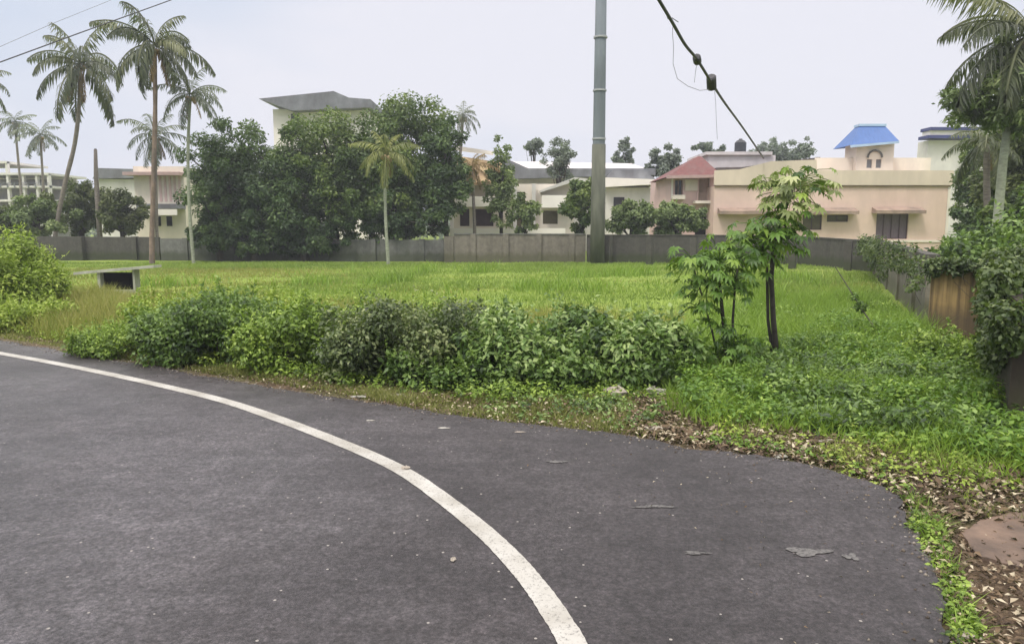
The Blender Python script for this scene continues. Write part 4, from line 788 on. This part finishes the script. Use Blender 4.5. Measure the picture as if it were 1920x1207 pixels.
MB().prism([(X(1012, d), Z(362, d)), (X(1012, d), Z(358, d)), (X(1075, d), Z(334, d)), (X(1120, d), Z(340, d)), (X(1120, d), Z(345, d)), (X(1075, d), Z(342, d))], d-.9, d+4).build('porch_roof', M['white'], root)
# row of grey roofed houses behind
d = 62; root = thing('grey_roofed_house', 'long low house with pale walls and grey sheet roof behind the pole', 'house', (X(1060, d), d+3, 0))
MB().box(X(935, d), X(1215, d), d, d+8, -.1, Z(328, d)).build('wall', M['white'], root)
MB().prism([(X(925, d), Z(338, d)), (X(1222, d), Z(330, d)), (X(1222, d), Z(318, d)), (X(990, d), Z(318, d)), (X(940, d), Z(296, d)), (X(925, d), Z(300, d))], d-1.2, d-.2).build('front_roof', M['roofgrey'], root)
MB().add([(X(925, d), d-.19, Z(326, d)), (X(1220, d), d-.19, Z(320, d)), (X(1200, d), d+5, Z(297, d)), (X(940, d), d+5, Z(292, d))], [(0,1,2,3)]).build('rear_roof', M['roofpale'], root)
d = 60; root = thing('white_gabled_house', 'white walled house with pale sloping roof right of the pole', 'house', (X(1175, d), d+3, 0))
MB().box(X(1136, d), X(1232, d), d, d+6, -.1, Z(352, d)).build('wall', M['white'], root)
MB().prism([(X(1130, d), Z(352, d)), (X(1236, d), Z(346, d)), (X(1236, d), Z(338, d)), (X(1130, d), Z(334, d))], d-.8, d+5).build('roof_edge', M['white_clean'], root)
MB().prism([(X(1136, d), Z(333, d)), (X(1230, d), Z(337, d)), (X(1205, d), Z(318, d)), (X(1150, d), Z(318, d))], d+.2, d+5).build('roof', M['roofgrey'], root)
MB().box(X(1150, d), X(1170, d), d-.06, d-.003, Z(395, d), Z(370, d)).build('window', M['glass'], root)
# tall house behind the dark trees
d = 62; root = thing('tall_white_house', 'tall white house with sloping grey roof showing above the dark trees', 'house', (X(590, d), d+4, 0))
MB().box(X(512, d, 220), X(690, d, 220), d, d+8, -.1, Z(205, d)).build('wall', M['white_clean'], root)
MB().box(X(546, d, 220), X(560, d, 220), d-.06, d-.003, Z(236, d), Z(214, d)).build('window', M['glass'], root)
MB().prism([(X(494, d, 190), Z(190, d)), (X(555, d, 205), Z(212, d)), (X(700, d, 205), Z(206, d)), (X(700, d, 190), Z(191, d)), (X(660, d, 190), Z(188, d)), (X(632, d, 180), Z(176, d))], d-1.2, d+9).build('roof', M['roofgrey'], root)
# left background houses
d = 56; root = thing('pink_striped_house', 'small pale house with pink striped front behind the tallest palm', 'house', (X(305, d), d+3, 0))
MB().box(X(255, d), X(348, d), d, d+6, -.1, Z(312, d)).build('wall', M['cream_pale'], root)
b = MB()
for px in range(284, 340, 9): b.box(X(px, d), X(px+4, d), d-.05, d-.003, Z(378, d), Z(322, d))
b.build('pink_stripe', M['pinkwall'], root)
MB().box(X(246, d), X(350, d), d-.9, d+.1, Z(330, d)+.0, Z(324, d)).build('roof_slab', M['tile_trim'], root)
MB().box(X(270, d), X(349, d), d-1.1, d-.003, Z(392, d), Z(383, d)).build('balcony_slab', M['roofgrey'], root)
MB().box(X(285, d), X(345, d), d-1.15, d-1.12, Z(404, d), Z(393, d)).build('lower_band', M['white_clean'], root)
for a, c in ((294, 301), (312, 322)): MB().box(X(a, d), X(c, d), d-.05, d-.002, Z(424, d), Z(406, d)).build('window', M['glass'], root)
d = 66; root = thing('grey_shed', 'long grey roofed shed between the bare post and the striped house', 'shed', (X(222, d), d+2, 0))
MB().box(X(188, d), X(262, d), d, d+5, -.1, Z(336, d)).build('wall', M['white'], root)
MB().prism([(X(184, d), Z(336, d)), (X(268, d), Z(334, d)), (X(266, d), Z(318, d)), (X(196, d), Z(316, d))], d-.5, d+5.4).build('roof', M['roofgrey'], root)
d = 78; root = thing('unfinished_building', 'pale unfinished concrete building with open floors at far left', 'building', (X(40, d), d+4, 0))
b = MB()
for py in (306, 328, 352, 378, 402): b.box(X(-90, d), X(96 if py > 320 else 20, d), d, d+7, Z(py, d), Z(py-4, d))
b.build('floor_slab', M['white'], root); b = MB()
for px in (-85, -50, -15, 16): b.box(X(px, d), X(px+4, d), d+.1, d+.5, -.1, Z(303, d))
for px in (45, 70, 92): b.box(X(px, d), X(px+4, d), d+.1, d+.5, -.1, Z(326, d))
b.build('column', M['white'], root)
MB().box(X(-90, d), X(96, d), d+5, d+5.2, -.1, Z(330, d)).build('rear_wall', M['roofpale'], root)
b = MB()
for px in range(-60, 96, 13): b.box(X(px, d), X(px+2, d), d-.08, d-.02, Z(352, d)+.01, Z(344, d))
b.box(X(-90, d), X(96, d), d-.09, d-.01, Z(344, d), Z(343, d)); b.build('railing', M['roofgrey'], root)
# ------------------------------------------------------------------ cables
def cable(label, pts, rad, mat, name='overhead_cable', sag=0, n=24, cat='cable'):
    P = [Vector(p) for p in pts]; path = []
    for i in range(len(P)-1):
        for k_ in range(n): s = k_/n; q = P[i].lerp(P[i+1], s); q.z -= sag*4*s*(1-s); path.append(q)
    path.append(P[-1]); return path
root = thing('overhead_cable', 'thick black cable slanting down to the red roofed house with two junction boxes', 'cable', at(1240, 8, 9))
pA_, pB_ = at(1205, -40, 8), at(1432, 297, 47)
# the cable is straight in space: depth follows from where the photo shows it
def cpt(px, py):
    a, b_ = Vector(pA_), Vector(pB_); best = min((abs((at(px, py, a.lerp(b_, s).y)[0]) - a.lerp(b_, s).x), s) for s in [i/2000 for i in range(2001)]); return a.lerp(b_, best[1])
keys = [(1240, 8), (1262, 45), (1285, 85), (1307, 112), (1334, 155), (1360, 195), (1395, 243), (1432, 297)]
deps = [8.5, 9.4, 10.6, 12, 14.5, 19, 29, 47]
cp_ = [Vector(at(px, py, dd_)) for (px, py), dd_ in zip(keys, deps)]; st_ = cp_[0] + (cp_[0]-cp_[1]) * 4
path = [st_]
for i in range(len(cp_)-1):
    q0, q1, q2, q3 = cp_[max(i-1, 0)], cp_[i], cp_[i+1], cp_[min(i+2, len(cp_)-1)]
    for s in (0, .2, .4, .6, .8): path.append(.5*((2*q1)+(q2-q0)*s+(2*q0-5*q1+4*q2-q3)*s*s+(3*q1-q0-3*q2+q3)*s**3))
path.append(cp_[-1])
rads = [np.interp(p.y, [8, 15, 20, 47], [.019, .027, .030, .05]) for p in path]
MB().tube(path, rads, 7).build('cable', M['cable'], root, True)
for (i, w_, l_) in ((3, .065, .17), (4, .095, .30)):
    p = cp_[i]; dv = (cp_[i+1]-cp_[i-1]).normalized() * .55 + Vector((0, 0, -.83)) * (.6 if i == 4 else .2); dv.normalize()
    MB().tube([p - dv*l_*.5, p - dv*l_*.42, p + dv*l_*.42, p + dv*l_*.5], [w_*.7, w_, w_, w_*.7], 10).build('junction_box', M['cable'], root)
def loose(name, pts, d, rad, parent): MB().tube([at(px, py, d) for px, py in pts], rad, 5).build(name, M['thinwire'], parent)
loose('loose_wire', [(1262, 40), (1261, 62), (1263, 90), (1262, 120), (1270, 148), (1290, 162), (1312, 170), (1330, 168)], 11.5, .0045, root)
loose('loose_wire', [(1307, 118), (1304, 135), (1302, 155)], 12, .004, root)
loose('loose_wire', [(1340, 170), (1342, 195), (1343, 225), (1345, 262)], 14.5, .004, root)
loose('loose_wire', [(1250, 28), (1252, 36), (1260, 34), (1272, 42)], 9.5, .006, root)
for lab, pts, rad in (('thin overhead wire crossing behind the leaning palm crown', [at(-120, 162, 17), at(0, 117, 18), at(150, 62, 20), at(300, 8, 23), at(420, -36, 27)], .014),
                      ('faint upper overhead wire in the top left corner', [at(-100, 128, 24), at(0, 88, 25), at(100, 44, 27), at(200, 4, 30), at(300, -40, 34)], .007)):
    o = MB().tube(pts, rad, 6).build('overhead_wire', M['cable' if rad > .01 else 'thinwire']); tag(o, lab, 'wire', 'overhead wires at upper left')
# ------------------------------------------------------------------ papaya saplings
def whorl(r, c, nl, R_, zr, leafL, tilt=.2, tint=.5):     # long petioles, each with a lobed leaf
    out = []; pet = []
    for i in range(nl):
        az = i*2.4 + r.normal()*.3; e = tilt + .5*r.normal(); ln = R_*(.45 + .6*r.random()); dv = np.array([math.cos(az)*math.cos(e), math.sin(az)*math.cos(e), math.sin(e)])
        tip = c + dv*ln + np.array([0, 0, -.12*ln]); pet.append((c, c + dv*ln*.55 + np.array([0, 0, .03]), tip)); h = unit(np.array([dv[0], dv[1], -.35 - .3*r.random()])); up = unit(np.array([dv[0]*.5, dv[1]*.5, 1.]) + r.normal(size=3)*.2); s = unit(np.cross(h, up)); m = 7
        an = np.linspace(-1.9, 1.9, m); D = unit(np.cos(an)[:, None]*h + np.sin(an)[:, None]*s + np.array([0, 0, -.12]) + .06*r.normal(size=(m, 3)))
        L_ = leafL*(.75 + .5*r.random())*(1 - .12*np.abs(an)); v, f, k_ = leaf4(np.tile(tip, (m, 1)), D, np.tile(up, (m, 1)), L_, L_*.36, .2, .28)
        out.append((v, f, np.full(m*k_, np.clip(tint + .28*r.normal(), 0, 1))))
    return merge(out), pet
def sapling(label, stems, crowns, seed, d):
    r = np.random.default_rng(seed); base = stems[0][0]; root = thing('papaya_sapling', label, 'sapling', tuple(base), 'papaya saplings'); b = MB()
    for s in stems: b.tube([tuple(p) for p in s[:-1]], s[-1], 8)
    b.build('trunk', M['bark_dark'], root, True); groups = {}
    pet = MB()
    for (px, py, dd_, nl, R_, LL, tilt, tint, mat) in crowns:
        c = np.array(at(px, py, dd_)); w_, ps = whorl(r, c, nl, R_, 0, LL, tilt, tint); groups.setdefault(mat, []).append(w_)
        for q in ps:
            A = np.array(q); dz = np.array([0, 0, .006]); dx = np.array([.006, 0, 0]); V_ = np.concatenate([A+dz, A-dz*.6+dx, A-dz*.6-dx]); f_ = [(a_+i_, a_+i_+1, b2+i_) for i_ in (0, 1) for a_, b2 in ((0, 3), (3, 6), (6, 0))] + [(a_+i_+1, b2+i_+1, b2+i_) for i_ in (0, 1) for a_, b2 in ((0, 3), (3, 6), (6, 0))]; groups[mat].append((V_, np.array(f_), np.full(12, .35)))
    for mname, lst in groups.items(): V, Fc, T = merge(lst); npmesh('crown', V, Fc, M[mname], root, T)
    return root
M['lf_stalk'] = plain('green_stalk', (.12, .17, .05), .6, .2, 5)
dA = 10.3; g1 = Vector(gr(1458, 690)); v = lambda px, py, d=dA: Vector(at(px, py, d))
sapling('taller papaya sapling with dark thin trunk and pale yellow green top', [
    [g1, v(1450, 600), v(1446, 520), v(1452, 455), v(1470, 400), v(1488, 352), [.045, .038, .034, .03, .024, .016]],
    [g1 + Vector((-.03, .05, 0)), v(1440, 600, 10.35), v(1438, 500, 10.35), v(1425, 450, 10.35), v(1400, 440, 10.4), [.026, .022, .02, .018, .012]],
    [v(1452, 455), v(1440, 430), v(1436, 405), [.022, .018, .012]]],
    [(1490, 350, 10.3, 32, .64, .165, .1, .6, 'lf_sapyel'), (1478, 372, 10.2, 20, .42, .15, .0, .5, 'lf_sapyel'), (1500, 338, 10.4, 14, .5, .15, .2, .35, 'lf_sap'), (1440, 345, 10.3, 8, .26, .14, .1, .3, 'lf_sapyel'),
     (1465, 412, 10.3, 26, .46, .16, .2, .3, 'lf_sap'), (1438, 435, 10.2, 32, .52, .165, .15, .5, 'lf_sap'), (1405, 450, 10.3, 30, .46, .16, .1, .6, 'lf_sap'), (1470, 445, 10.4, 18, .34, .14, .1, .25, 'lf_sap'), (1432, 470, 10.1, 16, .34, .13, -.1, .4, 'lf_sap'), (1456, 660, 10.2, 14, .3, .11, .3, .3, 'lf_sap')], 501, dA)
g2 = Vector(gr(1362, 702)); dB = 9.95
sapling('shorter bushy papaya sapling left of the taller one', [
    [g2, v(1358, 620, dB), v(1352, 560, dB), v(1345, 500, dB), [.034, .028, .024, .016]],
    [g2 + Vector((.07, 0, 0)), v(1374, 600, dB), v(1378, 540, dB), v(1385, 490, dB), [.02, .018, .015, .01]],
    [g2 + Vector((-.05, .05, 0)), v(1335, 620, dB), v(1318, 560, dB), v(1300, 500, dB), [.018, .014, .012, .009]]],
    [(1348, 488, 9.9, 32, .52, .15, .1, .45, 'lf_sap'), (1302, 488, 9.95, 26, .40, .15, .05, .4, 'lf_sap'), (1388, 482, 9.9, 24, .4, .15, .1, .55, 'lf_sap'), (1330, 530, 9.85, 22, .4, .14, -.1, .35, 'lf_sap'), (1375, 525, 9.9, 20, .36, .13, -.1, .4, 'lf_sap'),
     (1310, 575, 9.9, 14, .32, .13, .0, .6, 'lf_sap'), (1350, 615, 9.8, 16, .34, .12, .1, .35, 'lf_sap'), (1375, 650, 9.7, 20, .34, .12, .2, .25, 'lf_sap'), (1340, 665, 9.7, 18, .34, .12, .2, .3, 'lf_sap'), (1400, 640, 9.8, 12, .3, .12, .2, .45, 'lf_sap')], 502, dB)
# leaning stick
root = thing('leaning_stick', 'thin leaning stick with a dark creeper knot in the right part of the field', 'stick', gr(1668, 655))
a, b_ = Vector(gr(1668, 655)), Vector(at(1566, 500, 13.2)); MB().tube([a, a.lerp(b_, .5) + Vector((0, 0, -.03)), b_], [.012, .012, .008], 6).build('stick', M['bark_dark'], root)
r = np.random.default_rng(510); V, Fc, T = clumps(r, [tuple(a.lerp(b_, .5)), tuple(a.lerp(b_, .62)), tuple(a.lerp(b_, .25))], [.10, .07, .06], 260, .06, .035, near=True); npmesh('foliage', V, Fc, M['lf_shrub'], root, T)
# ------------------------------------------------------------------ small things on the verge and road
def lump(name, label, cat, px, py, sx, sy, sz, mat, seed, z=None, group=None, rot=0):
    r = np.random.default_rng(seed); g_ = gr(px, py); onr = pip(np.array([g_[:2]]), ROADPOLY)[0]; z = (.02 if onr else .0) if z is None else z
    vs = []; fs = []; nu, nv = 9, 5
    for j in range(nv+1):
        ph = math.pi * j / nv - math.pi/2
        for i in range(nu):
            th = 2*math.pi*i/nu + rot; k_ = 1 + .22*r.normal(); c_ = math.cos(ph)
            vs.append((g_[0] + (sx*math.cos(th)*math.cos(rot)-sy*math.sin(th)*math.sin(rot))*c_*k_, g_[1] + (sx*math.cos(th)*math.sin(rot)+sy*math.sin(th)*math.cos(rot))*c_*k_, z + sz*(1+math.sin(ph))*(1 + .2*r.normal())))
    fs = [(j*nu+i, j*nu+(i+1) % nu, (j+1)*nu+(i+1) % nu, (j+1)*nu+i) for j in range(nv) for i in range(nu)]
    o = MB().add(vs, fs).build(name, mat); return tag(o, label, cat, group)
GS = 'pale scraps and stones on verge and asphalt'
for k_, (nm, lab, px, py, sx, sy, sz, mt) in enumerate([
    ('plastic_scrap', 'crumpled white plastic scrap below the papaya saplings', 1228, 742, .11, .07, .05, 'paper'),
    ('pale_stone', 'rounded pale stone left of the crumpled white scrap', 1158, 742, .13, .08, .05, 'stone'),
    ('pale_stone', 'flat cream stone at the asphalt edge below the white scrap', 1222, 806, .14, .06, .02, 'stone'),
    ('paper_scrap', 'long white scrap on the verge under the dusky shrub', 742, 742, .17, .03, .012, 'paper'),
    ('paper_scrap', 'short pale scrap left of the long white scrap', 672, 745, .10, .03, .012, 'paper'),
    ('husk_strip', 'curved pale strip lying among dead leaves at right', 1545, 832, .14, .04, .02, 'stone'),
    ('paper_scrap', 'tiny white scrap at the asphalt edge at right', 1464, 858, .06, .03, .015, 'paper'),
    ('paper_scrap', 'small pale scrap on the asphalt near the verge, left one', 695, 792, .05, .014, .004, 'paper'),
    ('paper_scrap', 'small pale scrap on the asphalt in the middle near the verge', 832, 806, .05, .018, .004, 'paper'),
    ('paper_scrap', 'pale flake near the asphalt edge below the pale shrub', 975, 814, .05, .014, .004, 'stone'),
    ('pale_stone', 'small stone lying on the white edge line', 761, 884, .035, .022, .014, 'stone'),
    ('pale_stone', 'small pale stone on the asphalt left of the line end', 850, 1056, .017, .024, .008, 'stone'),
    ('pale_stone', 'tiny stone at the asphalt lower right border', 1785, 1100, .03, .03, .015, 'stone'),
    ('pale_stone', 'pale stone half buried by the lower right corner', 1812, 1200, .04, .03, .02, 'stone')]):
    lump(nm, lab, 'stone' if 'stone' in nm else 'scrap', px, py, sx, sy, sz, M[mt], 600 + k_, group=GS)
md, t, b = newmat('pale_dried_mud'); t.links.new(ramp(t, noise(t, 34, 5, rough=.8), [(.40, (.055, .052, .052)), (.56, (.13, .125, .12))]), b.inputs['Base Color']); b.inputs['Roughness'].default_value = .9; M['dust'] = md
def splat(label, px, py, sx, sy, seed, name='dried_mud'):
    r = np.random.default_rng(seed); g_ = gr(px, py, .02); n = 22; q = [1 + .3*math.sin(3*a_ + seed) + .18*r.normal() for a_ in np.linspace(0, 6.28, n, endpoint=False)]
    top = [(g_[0] + sx*math.cos(2*math.pi*i/n)*q[i], g_[1] + sy*math.sin(2*math.pi*i/n)*q[i], .0255) for i in range(n)]
    o = MB().add([(g_[0], g_[1], .028)] + top, [(0, i+1, (i+1) % n + 1) for i in range(n)]).build(name, M['dust']); tag(o, label, 'mud patch', 'dried mud splashes on the asphalt')
splat('largest pale mud splash on the asphalt at right', 1515, 1035, .12, .055, 1)
splat('round pale mud splash right of the largest one', 1597, 1045, .042, .045, 5)
splat('narrow pale mud streak left of the largest splash', 1308, 1037, .075, .02, 8)
splat('short faint mud streak high on the right asphalt', 1230, 950, .13, .022, 9)
splat('thin pale mud streak near the verge on the right asphalt', 1045, 866, .09, .03, 13)
# reddish flat slab standing in for a damp soil patch at lower right
r = np.random.default_rng(620); pp = [gr(*p)[:2] for p in [(1795, 1000), (1835, 978), (1900, 968), (1975, 965), (2050, 1000), (2040, 1070), (1940, 1072), (1880, 1066), (1835, 1050)]]; fine2 = []
for i in range(len(pp)):
    a, c = np.array(pp[i]), np.array(pp[(i+1) % len(pp)])
    for s in (0, .33, .66): fine2.append(a + (c-a)*s + r.normal(size=2)*.022)
n = len(fine2); cxy = np.mean(fine2, 0)
o = MB().add([(x, y, -.03) for x, y in fine2] + [(cxy[0]+(x-cxy[0])*.97, cxy[1]+(y-cxy[1])*.97, .022) for x, y in fine2] + [(cxy[0]+(x-cxy[0])*.88, cxy[1]+(y-cxy[1])*.88, .030) for x, y in fine2],
    [(i, (i+1) % n, (i+1) % n+n, i+n) for i in range(n)] + [(i+n, (i+1) % n+n, (i+1) % n+2*n, i+2*n) for i in range(n)] + [tuple(range(2*n, 3*n))]).build('damp_patch_slab', M['red_patch'])
tag(o, 'flat reddish brown slab standing in for damp soil in the lower right verge', 'stone')

# ------------------------------------------------------------------ faint monsoon haze
hz = MB().box(-420, 420, -60, 420, -1.2, 19).build('haze', None); mh = bpy.data.materials.new('haze'); mh.use_nodes = True; t = mh.node_tree; t.nodes.clear()
pv = N(t, 'ShaderNodeVolumePrincipled'); pv.inputs['Color'].default_value = (.86, .9, 1, 1); pv.inputs['Density'].default_value = .0010; ho = N(t, 'ShaderNodeOutputMaterial'); t.links.new(pv.outputs[0], ho.inputs['Volume'])
hz.data.materials.append(mh); tag(hz, 'faint pale haze in the damp air over the plot', 'haze', kind='stuff')
